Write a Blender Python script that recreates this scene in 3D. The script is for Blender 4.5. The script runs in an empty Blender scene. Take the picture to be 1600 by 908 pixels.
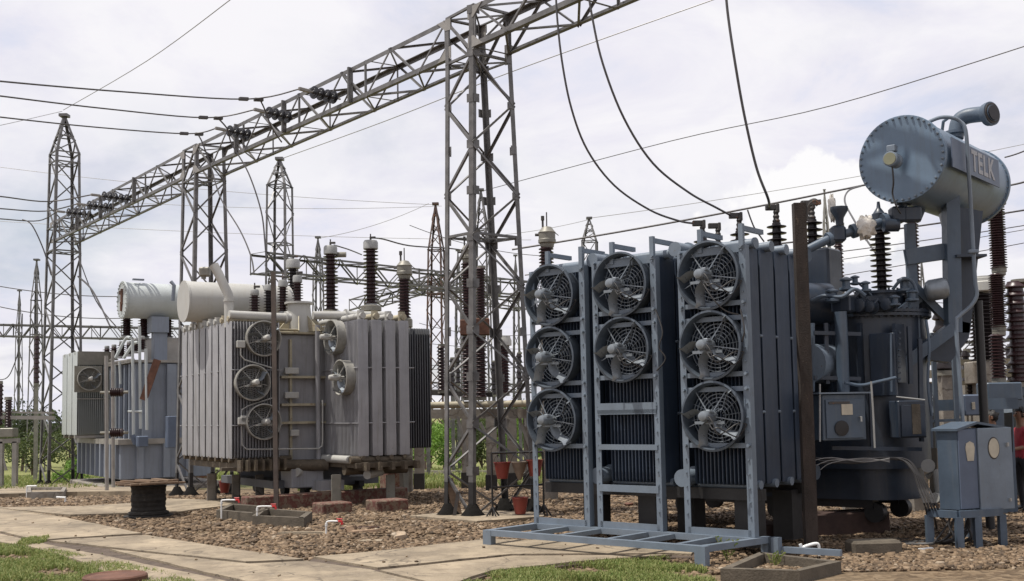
import bpy, math, random
import numpy as np
from mathutils import Vector as V, Matrix
random.seed(7); np.random.seed(7)
rad=math.radians
S=bpy.context.scene
# ---------------------------------------------------------------- camera
FPX=1700.; CX=800.; CY=520.; PITCH=rad(4.2); ROLL=rad(-1.1); CH=1.8
RM=(Matrix.Rotation(math.pi/2+PITCH,3,'X')@Matrix.Rotation(ROLL,3,'Z'))
C0=V((0,0,CH))
cd=bpy.data.cameras.new('camera'); cam=bpy.data.objects.new('camera',cd); S.collection.objects.link(cam)
cam.matrix_world=Matrix.Translation(C0)@RM.to_4x4()
cd.sensor_width=36; cd.lens=36*FPX/1600; cd.shift_y=(CY-454)/1600; cd.clip_end=2000; cd.clip_start=.1
S.camera=cam
# ---------------------------------------------------------------- light
SUNH=V((-1,-.16,0)).normalized(); EL=rad(69)
sd=V((SUNH.x*math.cos(EL),SUNH.y*math.cos(EL),math.sin(EL)))
sl=bpy.data.lights.new('sun','SUN'); sl.energy=5.0; sl.angle=rad(.6); sl.color=(1,.95,.87)
so=bpy.data.objects.new('sun',sl); S.collection.objects.link(so); so.location=(0,0,30)
so.rotation_euler=(-sd).to_track_quat('-Z','Y').to_euler()
w=bpy.data.worlds.new('World'); S.world=w; w.use_nodes=True
nt=w.node_tree; nt.nodes.clear(); N=nt.nodes.new; K=nt.links.new
out=N('ShaderNodeOutputWorld'); bg=N('ShaderNodeBackground'); bg.inputs[1].default_value=.1; K(bg.outputs[0],out.inputs[0])
sky=N('ShaderNodeTexSky'); sky.sky_type='NISHITA'; sky.sun_disc=False; sky.sun_elevation=EL; sky.sun_rotation=math.atan2(sd.x,sd.y)
sky.dust_density=1.5
tc=N('ShaderNodeTexCoord'); sep=N('ShaderNodeSeparateXYZ'); K(tc.outputs['Generated'],sep.inputs[0])
def mth(op,a,b=None,tree=None):
    n=N('ShaderNodeMath'); n.operation=op
    for i,x in enumerate((a,b)):
        if x is None: continue
        if isinstance(x,(int,float)): n.inputs[i].default_value=x
        else: K(x,n.inputs[i])
    return n.outputs[0]
zz=mth('ADD',mth('MAXIMUM',sep.outputs[2],0),.22)
cmb=N('ShaderNodeCombineXYZ'); K(mth('DIVIDE',sep.outputs[0],zz),cmb.inputs[0]); K(mth('DIVIDE',sep.outputs[1],zz),cmb.inputs[1])
def noise(vec,sc,det,rough,dist=0,seed=0):
    n=N('ShaderNodeTexNoise'); n.noise_dimensions='4D'; n.inputs['W'].default_value=seed
    K(vec,n.inputs['Vector']); n.inputs['Scale'].default_value=sc; n.inputs['Detail'].default_value=det; n.inputs['Roughness'].default_value=rough; n.inputs['Distortion'].default_value=dist
    return n.outputs['Fac']
def ramp(fac,stops):
    r=N('ShaderNodeValToRGB'); K(fac,r.inputs[0]); e=r.color_ramp.elements
    while len(e)<len(stops): e.new(.5)
    for i,(p,c) in enumerate(stops): e[i].position=p; e[i].color=(*c,1) if len(c)==3 else c
    return r.outputs[0]
def mix(f,a,b):
    m=N('ShaderNodeMix'); m.data_type='RGBA'
    if isinstance(f,(int,float)): m.inputs[0].default_value=f
    else: K(f,m.inputs[0])
    for i,x in ((6,a),(7,b)):
        if isinstance(x,tuple): m.inputs[i].default_value=(*x,1)
        else: K(x,m.inputs[i])
    return m.outputs[2]
cn=noise(cmb.outputs[0],1.1,8,.55,.3,3.3)
cover=ramp(cn,[(.33,(.45,.45,.45)),(.45,(.90,.90,.90)),(.56,(1,1,1))])
cb=noise(cmb.outputs[0],2.3,9,.6,.5,8.1)
ccol=ramp(cb,[(.34,(7.2,7.5,8.9)),(.45,(8.5,8.35,9.15)),(.57,(9.4,9.25,9.6))])
c1=mix(cover,sky.outputs[0],ccol)
# one cumulus bank low over the yard on the right
d0=RM@V(((1275-CX)/FPX,-(340-CY)/FPX,-1)); d0.normalize()
dv=N('ShaderNodeVectorMath'); dv.operation='SUBTRACT'; K(tc.outputs['Generated'],dv.inputs[0]); dv.inputs[1].default_value=d0
ds=N('ShaderNodeVectorMath'); ds.operation='MULTIPLY'; K(dv.outputs[0],ds.inputs[0]); ds.inputs[1].default_value=(9.5,9.5,17)
dl=N('ShaderNodeVectorMath'); dl.operation='LENGTH'; K(ds.outputs[0],dl.inputs[0])
pn=noise(tc.outputs['Generated'],26,6,.55,0,1)
puff=mth('ADD',dl.outputs['Value'],mth('MULTIPLY',mth('SUBTRACT',pn,.5),-1.5))
pm=ramp(puff,[(.74,(1,1,1)),(.86,(0,0,0))])
c2=mix(pm,c1,(9.9,9.8,9.9))
K(c2,bg.inputs[0])
vs=S.view_settings; vs.view_transform='Standard'; vs.look='None'; vs.exposure=0; vs.gamma=1; vs.use_curve_mapping=False
# ---------------------------------------------------------------- pixel geometry
def ray(px,py): return RM@V(((px-CX)/FPX,-(py-CY)/FPX,-1))
def P(px,py,Y): d=ray(px,py); return C0+d*(Y/d.y)
def gz(y): 
    y=min(max(y,0),60); t=max(0,y-22); return -.03*t*min(1,t/6)
def G(px,py,z=None):
    d=ray(px,py)
    if z is not None: return C0+d*((z-CH)/d.z)
    zz=0.
    for _ in range(12):
        p=C0+d*((zz-CH)/d.z); zz=gz(p.y)
    return p
def H(px,py,o,n): d=ray(px,py); return C0+d*((o-C0).dot(n)/d.dot(n))
Z=V((0,0,1))
# ---------------------------------------------------------------- materials
M={}
def mat(name,col,rough=.6,metal=0,var=.18,vscale=3,bump=.1,bscale=60,rust=0,rcol=(.17,.07,.03),stretch=1,col2=None,spec=.5,streak=0,scol=(.2,.19,.17),noise2=None):
    global nt,N,K
    m=bpy.data.materials.new(name); m.use_nodes=True; nt=m.node_tree; N=nt.nodes.new; K=nt.links.new
    b=nt.nodes['Principled BSDF']; b.inputs['Roughness'].default_value=rough; b.inputs['Metallic'].default_value=metal; b.inputs['Specular IOR Level'].default_value=spec
    tc=N('ShaderNodeTexCoord'); mp=N('ShaderNodeMapping'); K(tc.outputs['Object'],mp.inputs[0]); mp.inputs['Scale'].default_value=(1,1,1/stretch)
    n=noise(mp.outputs[0],vscale,6,.6)
    lo=tuple(c*(1-var) for c in col); hi=tuple(min(1,c*(1+var)) for c in (col2 or col))
    c=ramp(n,[(.3,lo),(.7,hi)])
    if streak:
        mp2=N('ShaderNodeMapping'); K(tc.outputs['Object'],mp2.inputs[0]); mp2.inputs['Scale'].default_value=(1,1,.08)
        n3=noise(mp2.outputs[0],14,4,.6,0,5)
        c=mix(mth('MULTIPLY',ramp(n3,[(.5,(0,0,0)),(.72,(1,1,1))]),streak),c,scol)
    if rust:
        n2=noise(mp.outputs[0],vscale*2.5,9,.72,0,2)
        c=mix(mth('MULTIPLY',ramp(n2,[(.69-rust*.8,(0,0,0)),(.75-rust*.8,(1,1,1))]),.85),c,rcol)
    if name in('concrete','concrete_grey'):
        wv=N('ShaderNodeVectorMath'); wv.operation='ADD'; nn=N('ShaderNodeTexNoise'); K(tc.outputs['Object'],nn.inputs['Vector']); nn.inputs['Scale'].default_value=1.4; nn.inputs['Detail'].default_value=6
        sc_=N('ShaderNodeVectorMath'); sc_.operation='SCALE'; K(nn.outputs['Color'],sc_.inputs[0]); sc_.inputs['Scale'].default_value=1.1; K(tc.outputs['Object'],wv.inputs[0]); K(sc_.outputs[0],wv.inputs[1])
        vo=N('ShaderNodeTexVoronoi'); vo.feature='DISTANCE_TO_EDGE'; K(wv.outputs[0],vo.inputs['Vector']); vo.inputs['Scale'].default_value=.55
        c=mix(ramp(vo.outputs['Distance'],[(0,(.75,.75,.75)),(.012,(0,0,0))]),c,(.05,.04,.03))
        st=noise(tc.outputs['Object'],2.6,8,.75,.6,12); c=mix(mth('MULTIPLY',ramp(st,[(.46,(0,0,0)),(.62,(1,1,1))]),.6),c,(.12,.093,.066))
        st=noise(tc.outputs['Object'],5.5,8,.8,.2,15); c=mix(mth('MULTIPLY',ramp(st,[(.55,(0,0,0)),(.66,(1,1,1))]),.5),c,(.36,.31,.24))
    K(c,b.inputs['Base Color'])
    rr=noise(tc.outputs['Object'],bscale*.25,4,.6,0,9)
    K(mth('ADD',mth('MULTIPLY',rr,.25),rough-.12),b.inputs['Roughness'])
    if bump:
        nb=noise(tc.outputs['Object'],bscale,5,.6,0,4); bp=N('ShaderNodeBump'); bp.inputs['Strength'].default_value=bump; bp.inputs['Distance'].default_value=.02
        K(nb,bp.inputs['Height']); K(bp.outputs[0],b.inputs['Normal'])
    M[name]=m; return m
mat('blue_paint',(.064,.090,.125),.42,0,.22,2.2,.08,30,rust=.05,rcol=(.075,.06,.05),streak=.5,scol=(.105,.12,.135))
mat('blue_paint_light',(.145,.178,.218),.42,0,.16,3,.08,30,rust=.07,rcol=(.11,.085,.07),streak=.4,scol=(.13,.15,.17))
mat('drum_blue',(.128,.185,.255),.38,0,.14,2,.06,30,rust=.04,rcol=(.09,.075,.065),streak=.45,scol=(.10,.12,.14))
mat('blue_fin_shaded',(.030,.044,.070),.45,0,.25,2,.05,30,streak=.55,scol=(.058,.070,.088))  # the blue paint darkened, shade between the radiator plates put into the colour
mat('blue_tank',(.021,.031,.049),.4,0,.3,1.6,.08,20,rust=.06,rcol=(.05,.04,.035),streak=.6,scol=(.045,.05,.055))
mat('grey_paint',(.275,.273,.285),.5,0,.16,2,.08,30,rust=.06,rcol=(.15,.12,.09),streak=.6,scol=(.17,.16,.145))
mat('grey_fin',(.10,.103,.112),.55,0,.15,1.5,.05,30,streak=.4,scol=(.13,.125,.11))
mat('pale_paint',(.40,.395,.37),.5,0,.1,1.8,.05,25,rust=.05,streak=.4,scol=(.34,.31,.26))
mat('cream_grime',(.36,.32,.23),.65,0,.25,5,.1,40,rust=.14,rcol=(.2,.1,.045))
mat('far_blue',(.19,.215,.26),.5,0,.14,1.2,.06,20,rust=.06,streak=.5,scol=(.13,.14,.15))
mat('far_pale',(.42,.45,.45),.5,0,.08,1.5,.05,20,streak=.3,scol=(.33,.34,.33))
mat('far_fin',(.07,.085,.10),.6,0,.2,2,.05,20)
mat('fan_steel',(.22,.245,.27),.35,.4,.2,8,.06,60)
mat('fan_dark',(.065,.08,.10),.45,.2,.3,8,.1,60)
mat('fan_grey',(.32,.31,.28),.5,.2,.25,8,.1,60,rust=.1)
mat('galvanised',(.140,.135,.132),.5,.3,.4,5,.08,60,rust=.1,rcol=(.17,.125,.095))
mat('galvanised_pale',(.27,.255,.235),.5,.25,.2,3,.08,60,rust=.08,rcol=(.3,.2,.15))
mat('steel_dark',(.06,.055,.052),.6,.2,.25,3,.08,50,rust=.15)
mat('steel_rust',(.10,.065,.055),.7,.1,.3,3,.1,50,rust=.2)
mat('black_paint',(.018,.017,.017),.5,0,.3,5,.1,50)
mat('porcelain',(.034,.015,.016),.34,0,.3,5,0,30,spec=.45)
mat('porcelain_dark',(.017,.012,.013),.36,0,.3,5,0,30,spec=.4)
mat('disc_black',(.012,.011,.013),.25,0,.2,5,0,30)
mat('metal_cap',(.31,.31,.30),.45,.2,.15,6,.05,60,rust=.06)
mat('head_grey',(.20,.19,.16),.5,.2,.2,6,.08,60,rust=.1)
mat('wire',(.085,.08,.08),.5,.4,.1,5,0,30)
mat('wire_pale',(.30,.29,.29),.5,.3,.1,5,0,30)
mat('cable',(.03,.028,.028),.5,0,.2,8,0,30)
mat('cable_pale',(.22,.215,.21),.5,0,.2,8,0,30)
mat('concrete',(.275,.222,.155),.9,0,.42,.9,.5,45,rust=.12,rcol=(.15,.12,.085))
mat('concrete_dark',(.10,.083,.062),.95,0,.35,4,.5,40,rust=.16,rcol=(.07,.06,.045))
mat('concrete_grey',(.22,.20,.175),.9,0,.2,4,.35,40,rust=.06,rcol=(.17,.15,.12))
mat('tar',(.012,.011,.010),.95,0,.3,9,.8,40,spec=.1)
mat('joint_dirt',(.085,.062,.046),.95,0,.4,6,.5,60)
mat('red_plinth',(.11,.04,.03),.9,0,.4,4,.5,40,rust=.27,rcol=(.17,.13,.09))
mat('post_steel',(.10,.078,.064),.6,.1,.3,5,.1,50,rust=.1,rcol=(.14,.08,.05))
mat('rail',(.06,.035,.028),.8,.1,.3,6,.3,60)
mat('post_brown',(.028,.020,.016),.9,0,.5,9,.5,50,rust=.12,rcol=(.09,.065,.045),stretch=4)
mat('rusty_iron',(.12,.055,.035),.8,.1,.35,6,.3,60)
mat('wood',(.16,.105,.065),.8,0,.3,5,.3,40,stretch=.2)
mat('cable_reel',(.02,.017,.014),.9,0,.6,14,.6,40)
mat('pvc',(.72,.72,.70),.35,0,.05,6,0,30)
mat('red_plastic',(.55,.03,.03),.4,0,.1,6,0,30)
mat('bucket_red',(.20,.035,.025),.5,0,.2,6,.1,30,rust=.1,rcol=(.13,.05,.03))
mat('bucket_grey',(.20,.155,.12),.6,.2,.3,8,.1,30,rust=.1)
mat('plastic_bag',(.62,.58,.52),.35,0,.2,10,.5,40)
mat('glass_dark',(.015,.015,.017),.1,0,.1,5,0,30)
mat('dial',(.20,.20,.13),.3,0,.1,5,0,30)
mat('label_cream',(.42,.38,.30),.6,0,.15,9,.05,30)
mat('letter_grey',(.33,.335,.35),.6,0,.15,20,.02,30)
mat('sign_blue',(.085,.11,.16),.5,0,.1,4,.04,30)
mat('skin',(.20,.10,.06),.5,0,.05,8,0,30)
mat('oily_grime',(.085,.066,.045),.75,0,.4,6,.2,40,rust=.15,rcol=(.2,.17,.11))
mat('fan_blade',(.27,.30,.33),.3,.4,.2,8,.05,60)
mat('fan_cage',(.20,.225,.25),.4,.3,.2,8,.05,60)
mat('hair',(.012,.010,.010),.6,0,.2,30,.3,90)
mat('shirt_red',(.34,.03,.045),.8,0,.2,12,.2,60)
mat('shirt_dark',(.05,.055,.07),.8,0,.2,12,.2,60)
mat('trousers',(.02,.021,.026),.8,0,.2,12,.2,60)
mat('bark',(.12,.09,.065),.9,0,.3,12,.5,30)
mat('stone',(.27,.20,.135),.85,0,.45,9,.3,60,col2=(.33,.255,.18))
mat('rubble',(.25,.17,.11),.9,0,.4,9,.3,60)
def leafmat(name,c1,c2):
    global nt,N,K
    m=bpy.data.materials.new(name); m.use_nodes=True; nt=m.node_tree; N=nt.nodes.new; K=nt.links.new
    b=nt.nodes['Principled BSDF']; b.inputs['Roughness'].default_value=.6; b.inputs['Specular IOR Level'].default_value=.3
    g=N('ShaderNodeNewGeometry'); c=ramp(g.outputs['Random Per Island'],[(0,c1),(1,c2)]); K(c,b.inputs['Base Color'])
    tr=N('ShaderNodeBsdfTranslucent'); K(c,tr.inputs[0]); mx=N('ShaderNodeMixShader'); mx.inputs[0].default_value=.35
    K(b.outputs[0],mx.inputs[1]); K(tr.outputs[0],mx.inputs[2]); K(mx.outputs[0],nt.nodes['Material Output'].inputs[0]); M[name]=m
leafmat('leaf_dark',(.030,.045,.02),(.075,.095,.04))
leafmat('leaf_mid',(.05,.075,.025),(.12,.15,.05))
leafmat('leaf_bright',(.10,.20,.03),(.20,.33,.06))
leafmat('grass',(.09,.15,.025),(.31,.31,.12))
def stonemat():
    global nt,N,K
    m=bpy.data.materials.new('crushed_stone'); m.use_nodes=True; nt=m.node_tree; N=nt.nodes.new; K=nt.links.new
    b=nt.nodes['Principled BSDF']; b.inputs['Roughness'].default_value=.85
    g=N('ShaderNodeNewGeometry'); c=ramp(g.outputs['Random Per Island'],[(0,(.055,.037,.022)),(.35,(.13,.086,.050)),(.7,(.195,.132,.078)),(.96,(.25,.18,.115)),(1,(.33,.27,.20))])
    K(c,b.inputs['Base Color']); M['crushed_stone']=m
stonemat()
def groundmat():
    global nt,N,K
    m=bpy.data.materials.new('ground_soil'); m.use_nodes=True; nt=m.node_tree; N=nt.nodes.new; K=nt.links.new
    b=nt.nodes['Principled BSDF']; b.inputs['Roughness'].default_value=.95; b.inputs['Specular IOR Level'].default_value=.2
    tc=N('ShaderNodeTexCoord'); o=tc.outputs['Object']
    vo=N('ShaderNodeTexVoronoi'); K(o,vo.inputs['Vector']); vo.inputs['Scale'].default_value=14
    sc=N('ShaderNodeSeparateColor'); K(vo.outputs['Color'],sc.inputs[0])
    gr=ramp(sc.outputs[0],[(0,(.07,.048,.03)),(.5,(.14,.098,.06)),(1,(.21,.155,.10))])
    big=noise(o,.5,5,.6); gr=mix(ramp(big,[(.4,(0,0,0)),(.65,(.6,.6,.6))]),gr,(.17,.13,.085))
    gn=noise(o,3,8,.7); gs=ramp(gn,[(.3,(.10,.115,.035)),(.55,(.20,.21,.08)),(.75,(.33,.28,.14))])
    sp=N('ShaderNodeSeparateXYZ'); K(o,sp.inputs[0])
    yy=mth('ADD',sp.outputs[1],mth('MULTIPLY',noise(o,.35,5,.6,0,3),5))
    f=ramp(mth('MULTIPLY',mth('SUBTRACT',yy,35),.3),[(0,(0,0,0)),(1,(1,1,1))])
    K(mix(f,gr,gs),b.inputs['Base Color'])
    bp=N('ShaderNodeBump'); bp.inputs['Strength'].default_value=.9; bp.inputs['Distance'].default_value=.03
    K(vo.outputs['Distance'],bp.inputs['Height']); K(bp.outputs[0],b.inputs['Normal']); M['ground_soil']=m
groundmat()
# ---------------------------------------------------------------- mesh building
def frame(d):
    d=d.normalized(); r=Z if abs(d.z)<.9 else V((1,0,0)); a=d.cross(r).normalized(); return a, a.cross(d).normalized()
class MB:
    def __init__(s): s.v=[]; s.f=[]
    def add(s,vs,fs): o=len(s.v); s.v+=[V(x) for x in vs]; s.f+=[tuple(i+o for i in f) for f in fs]; return s
    def box(s,c,sx,sy,sz,ax=None,bev=0):
        a=ax or (V((1,0,0)),V((0,1,0)),Z); c=V(c)
        if bev<=0:
            vs=[c+a[0]*sx*i/2+a[1]*sy*j/2+a[2]*sz*k/2 for i in(-1,1) for j in(-1,1) for k in(-1,1)]
            return s.add(vs,[(0,1,3,2),(4,6,7,5),(0,4,5,1),(2,3,7,6),(0,2,6,4),(1,5,7,3)])
        # chamfered box: octagonal prism along the third axis with inset ends
        hx,hy,hz=sx/2,sy/2,sz/2; b=min(bev,hx*.45,hy*.45,hz*.45)
        pr=lambda q:[(hx-q,-hy+b),(hx-q,hy-b),(hx-b,hy-q),(-hx+b,hy-q),(-hx+q,hy-b),(-hx+q,-hy+b),(-hx+b,-hy+q),(hx-b,-hy+q)]
        vs=[]
        for q,z in((b,-hz),(0,-hz+b),(0,hz-b),(b,hz)):
            for x,y in pr(q): vs.append(c+a[0]*x+a[1]*y+a[2]*z)
        fs=[]
        for r in range(3):
            for i in range(8): j=(i+1)%8; fs.append((r*8+i,r*8+j,r*8+8+j,r*8+8+i))
        fs+=[tuple(range(7,-1,-1)),tuple(range(24,32))]
        return s.add(vs,fs)
    def bar(s,p,q,w,h=None,up=None):
        p=V(p);q=V(q); h=h or w; d=(q-p); L=d.length
        if L<1e-5: return s
        d.normalize()
        if up is None: a,b=frame(d)
        else: a=d.cross(V(up)).normalized(); b=a.cross(d).normalized()
        return s.box((p+q)/2,w,h,L,(a,b,d))
    def ang(s,p,q,w,a,b,t=None):
        """L section steel angle from p to q, legs along a and b"""
        p=V(p);q=V(q);t=t or w*.13; d=(q-p).normalized(); a=(a-d*a.dot(d)).normalized(); b=(b-d*b.dot(d)-a*b.dot(a)).normalized()
        pr=[(0,0),(w,0),(w,t),(t,t),(t,w),(0,w)]; vs=[e+a*x+b*y for e in(p,q) for x,y in pr]
        return s.add(vs,[(i,(i+1)%6,6+(i+1)%6,6+i) for i in range(6)]+[(5,4,3,2,1,0),(6,7,8,9,10,11)])
    def tube(s,pts,r,n=8,cap=True):
        pts=[V(p) for p in pts]; o=len(s.v); m=len(pts)
        rs=r if isinstance(r,(list,tuple)) else [r]*m
        a=None
        for i,p in enumerate(pts):
            d=(pts[min(i+1,m-1)]-pts[max(i-1,0)]).normalized()
            if a is None: a,b=frame(d)
            else: a=(a-d*a.dot(d)).normalized(); b=a.cross(d).normalized()
            for k in range(n): t=2*math.pi*k/n; s.v.append(p+(a*math.cos(t)+b*math.sin(t))*rs[i])
        for i in range(m-1):
            for k in range(n): l=(k+1)%n; s.f.append((o+i*n+k,o+i*n+l,o+i*n+n+l,o+i*n+n+k))
        if cap: s.f.append(tuple(o+k for k in range(n-1,-1,-1))); s.f.append(tuple(o+(m-1)*n+k for k in range(n)))
        return s
    def lathe(s,prof,o,ax=Z,n=20,cap=True):
        """prof: (radius, distance along axis)"""
        ax=V(ax).normalized(); a,b=frame(ax); o=V(o); k0=len(s.v)
        for r,z in prof:
            for k in range(n): t=2*math.pi*k/n; s.v.append(o+ax*z+(a*math.cos(t)+b*math.sin(t))*r)
        for i in range(len(prof)-1):
            for k in range(n): l=(k+1)%n; s.f.append((k0+i*n+k,k0+i*n+l,k0+i*n+n+l,k0+i*n+n+k))
        if cap:
            s.f.append(tuple(k0+k for k in range(n-1,-1,-1))); s.f.append(tuple(k0+(len(prof)-1)*n+k for k in range(n)))
        return s
    def prism(s,poly,ext):
        poly=[V(p) for p in poly]; ext=V(ext); n=len(poly)
        return s.add(poly+[p+ext for p in poly],[tuple(range(n-1,-1,-1)),tuple(range(n,2*n))]+[(i,(i+1)%n,n+(i+1)%n,n+i) for i in range(n)])
    def build(s,name,m,parent=None,at=None,smooth=True,label=None,deg=32):
        off=V(at) if at is not None else V((0,0,0))
        if parent is not None:
            r=parent
            while r.parent: r=r.parent
            off=V(r.location)
        me=bpy.data.meshes.new(name); me.from_pydata([tuple(v-off) for v in s.v],[],s.f)
        me.materials.append(M[m] if isinstance(m,str) else m)
        if smooth: me.shade_smooth(); me.set_sharp_from_angle(angle=rad(deg))
        o=bpy.data.objects.new(name,me); S.collection.objects.link(o)
        if parent is not None: o.parent=parent
        elif at is not None: o.location=off
        if label: o['label']=label
        me.update(); return o
    def each(s,name,m,parent=None,**k):
        """one object for every separate piece"""
        par=list(range(len(s.v)))
        def fd(i):
            while par[i]!=i: par[i]=par[par[i]]; i=par[i]
            return i
        for f in s.f:
            a=fd(f[0])
            for i in f[1:]: par[fd(i)]=a
        grp={}
        for f in s.f: grp.setdefault(fd(f[0]),[]).append(f)
        out=None
        for fs in grp.values():
            ids=sorted({i for f in fs for i in f}); mp={i:n for n,i in enumerate(ids)}
            b=MB(); b.v=[s.v[i] for i in ids]; b.f=[tuple(mp[i] for i in f) for f in fs]
            o=b.build(name,m,parent,**k); out=out or o
        return out
def tag(o,label,cat,group=None):
    o['label']=label; o['category']=cat
    if group: o['group']=group
    return o
def thing(name,label,cat,loc,group=None):
    o=bpy.data.objects.new(name,None); S.collection.objects.link(o); o.location=loc; o.empty_display_size=.2
    return tag(o,label,cat,group)
def struct(o,kind='structure'): o['kind']=kind; return o
def rotset(o,loc,X,Y,Zv):
    o.matrix_local=Matrix.Translation(loc)@Matrix((X,Y,Zv)).transposed().to_4x4()
def smooth_path(pts,n=8):
    pts=[V(p) for p in pts]; o=[]; m=len(pts)
    for i in range(m-1):
        p0=pts[max(i-1,0)];p1=pts[i];p2=pts[i+1];p3=pts[min(i+2,m-1)]
        for k in range(n):
            t=k/n; o.append(.5*((2*p1)+(p2-p0)*t+(2*p0-5*p1+4*p2-p3)*t*t+(3*p1-p0-3*p2+p3)*t**3))
    o.append(pts[-1]); return o
# ---------------------------------------------------------------- common components
def discs(r,L,n,rin):
    p=[(rin,0)]; h=L/n
    for i in range(n):
        z=i*h; p+=[(rin,z+h*.22),(r*.93,z+h*.30),(r,z+h*.36),(r*.99,z+h*.44),(r*.7,z+h*.55),(rin*1.1,z+h*.68)]
    p.append((rin,L)); return p
def sheds(r,L,n,rin=None,alt=False,z0=0):
    rin=rin or r*.62; p=[(rin,z0)]; h=L/n
    for i in range(n):
        z=z0+i*h; R=r*(.82 if alt and i%2 else 1)
        p+=[(rin,z+h*.18),(R,z+h*.30),(R,z+h*.40),(rin*1.05,z+h*.82)]
    p.append((rin,z0+L)); return p
def plate_stack(mb,o,wd,nd,width,n,pitch,z0,z1,thick=.026,lobes=5):
    """n pressed radiator plates, each along wd, stacked along nd"""
    for i in range(n):
        c=o+nd*(i*pitch+thick/2); prof=[]
        m=lobes*2
        for k in range(m+1): prof.append((width*k/m, thick/2*(1 if k%2 else .5)))
        loop=prof+[(x,-y) for x,y in reversed(prof)]
        vs=[];q=len(loop)
        for z,sc in((z0,.25),(z0+.05,1),(z1-.05,1),(z1,.25)):
            for x,y in loop:
                xx=x if sc==1 else width*.02+(x*.96)
                vs.append(c+wd*xx+nd*(y*sc)+Z*z)
        fs=[(r*q+k,r*q+(k+1)%q,r*q+q+(k+1)%q,r*q+q+k) for r in range(3) for k in range(q)]
        fs+=[tuple(range(q-1,-1,-1)),tuple(range(3*q,4*q))]
        mb.add(vs,fs)
def fan_meshes(R,tagname,ringmat,cagemat,motmat,blademat):
    """local axes: -Y towards the viewer"""
    A=V((0,1,0)); o=V((0,0,0))
    sh=MB(); sh.lathe([(R*.95,.17),(R*.99,.17),(R*1.02,-.01),(R*1.05,-.03),(R*1.05,-.04),(R*.99,-.045),(R*.94,.0),(R*.93,.12),(R*.95,.17)],o,A,44,False)
    g=MB()
    for q in (.22,.33,.44,.55,.66,.77,.88):
        pts=[V((math.cos(t)*R*q,.15,math.sin(t)*R*q)) for t in [2*math.pi*k/32 for k in range(33)]]; g.tube(pts,.0065,5,False)
    for k in range(12):
        t=2*math.pi*k/12+.13; g.tube([V((math.cos(t)*R*.12,.152,math.sin(t)*R*.12)),V((math.cos(t)*R*.98,.152,math.sin(t)*R*.98))],.0055,5)
    mo=MB(); mr=R*.168
    mo.lathe([(mr*.45,-.27),(mr*.8,-.262),(mr*.95,-.235),(mr,-.20),(mr,-.16),(mr*.93,-.155),(mr*.93,-.06),(mr*1.02,-.05),(mr*1.02,-.02),(mr*.5,-.01),(mr*.5,.06)],o,A,20)
    mo.box((mr*.55,-.15,mr*.85),mr*.9,.09,mr*.6,None,.01)
    for k in range(8):
        t=2*math.pi*k/8; mo.box((math.cos(t)*mr*.95,-.108,math.sin(t)*mr*.95),.012,.09,.012)
    ar=MB()
    for t in (rad(130),rad(60),rad(-10),rad(200)):
        d=V((math.cos(t),0,math.sin(t))); ar.bar(d*mr*.8+V((0,-.06,0)),d*R*.97+V((0,.03,0)),.008,.012)
    ar.bar(V((-R*.55,-.05,-mr*1.15)),V((R*.45,-.05,-mr*1.15)),.02,.035)
    bl=[]
    for t0 in (rad(166),rad(38),rad(-50),rad(-125)):
        t0-=.0; b=MB(); vs=[]
        for i in range(7):
            q=.2+.83*i/6
            for j in range(4):
                aa=t0-(j/3-.5)*(.34-.18*i/6)-.16*math.sin(i*.9); tw=-(j/3-.5)*(.15-.05*i/6)-.07
                vs.append(V((math.cos(aa)*R*q,.045+tw,math.sin(aa)*R*q)))
        m0=len(vs); vs+=[v+V((0,.006,0)) for v in vs]; fs=[]
        for i in range(6):
            for j in range(3):
                a=i*4+j; fs+=[(a,a+1,a+5,a+4),(m0+a,m0+a+4,m0+a+5,m0+a+1)]
        per=[0,1,2,3,7,11,15,19,23,27,26,25,24,20,16,12,8,4]
        fs+=[(per[i],m0+per[i],m0+per[(i+1)%18],per[(i+1)%18]) for i in range(18)]
        b.add(vs,fs); bl.append(b)
    def me(mb,n,mm):
        o=mb.build(n,mm); m=o.data; bpy.data.objects.remove(o); return m
    return dict(ring=me(sh,'cooling_fan',ringmat),guard=me(g,'guard',cagemat),motor=me(mo,'motor',motmat),bracket=me(ar,'bracket',cagemat),blades=[me(b,'blade',blademat) for b in bl])
def put_fan(fm,parent,pos,right,front,spin=0):
    """front: unit vector toward which the motor points"""
    root=parent
    f=bpy.data.objects.new('cooling_fan',fm['ring']); S.collection.objects.link(f); f.parent=parent
    X=right.normalized(); Yv=(-front).normalized(); Zv=X.cross(Yv)
    f.matrix_local=Matrix.Translation(pos-V(root.location))@Matrix((X,Yv,Zv)).transposed().to_4x4()
    def ch(n,me,r=0):
        o=bpy.data.objects.new(n,me); S.collection.objects.link(o); o.parent=f
        if r: o.rotation_euler=(0,r,0)
        return o
    ch('guard',fm['guard']); ch('motor',fm['motor']); ch('bracket',fm['bracket'])
    for b in fm['blades']: ch('blade',b,spin)
    return f
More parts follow.
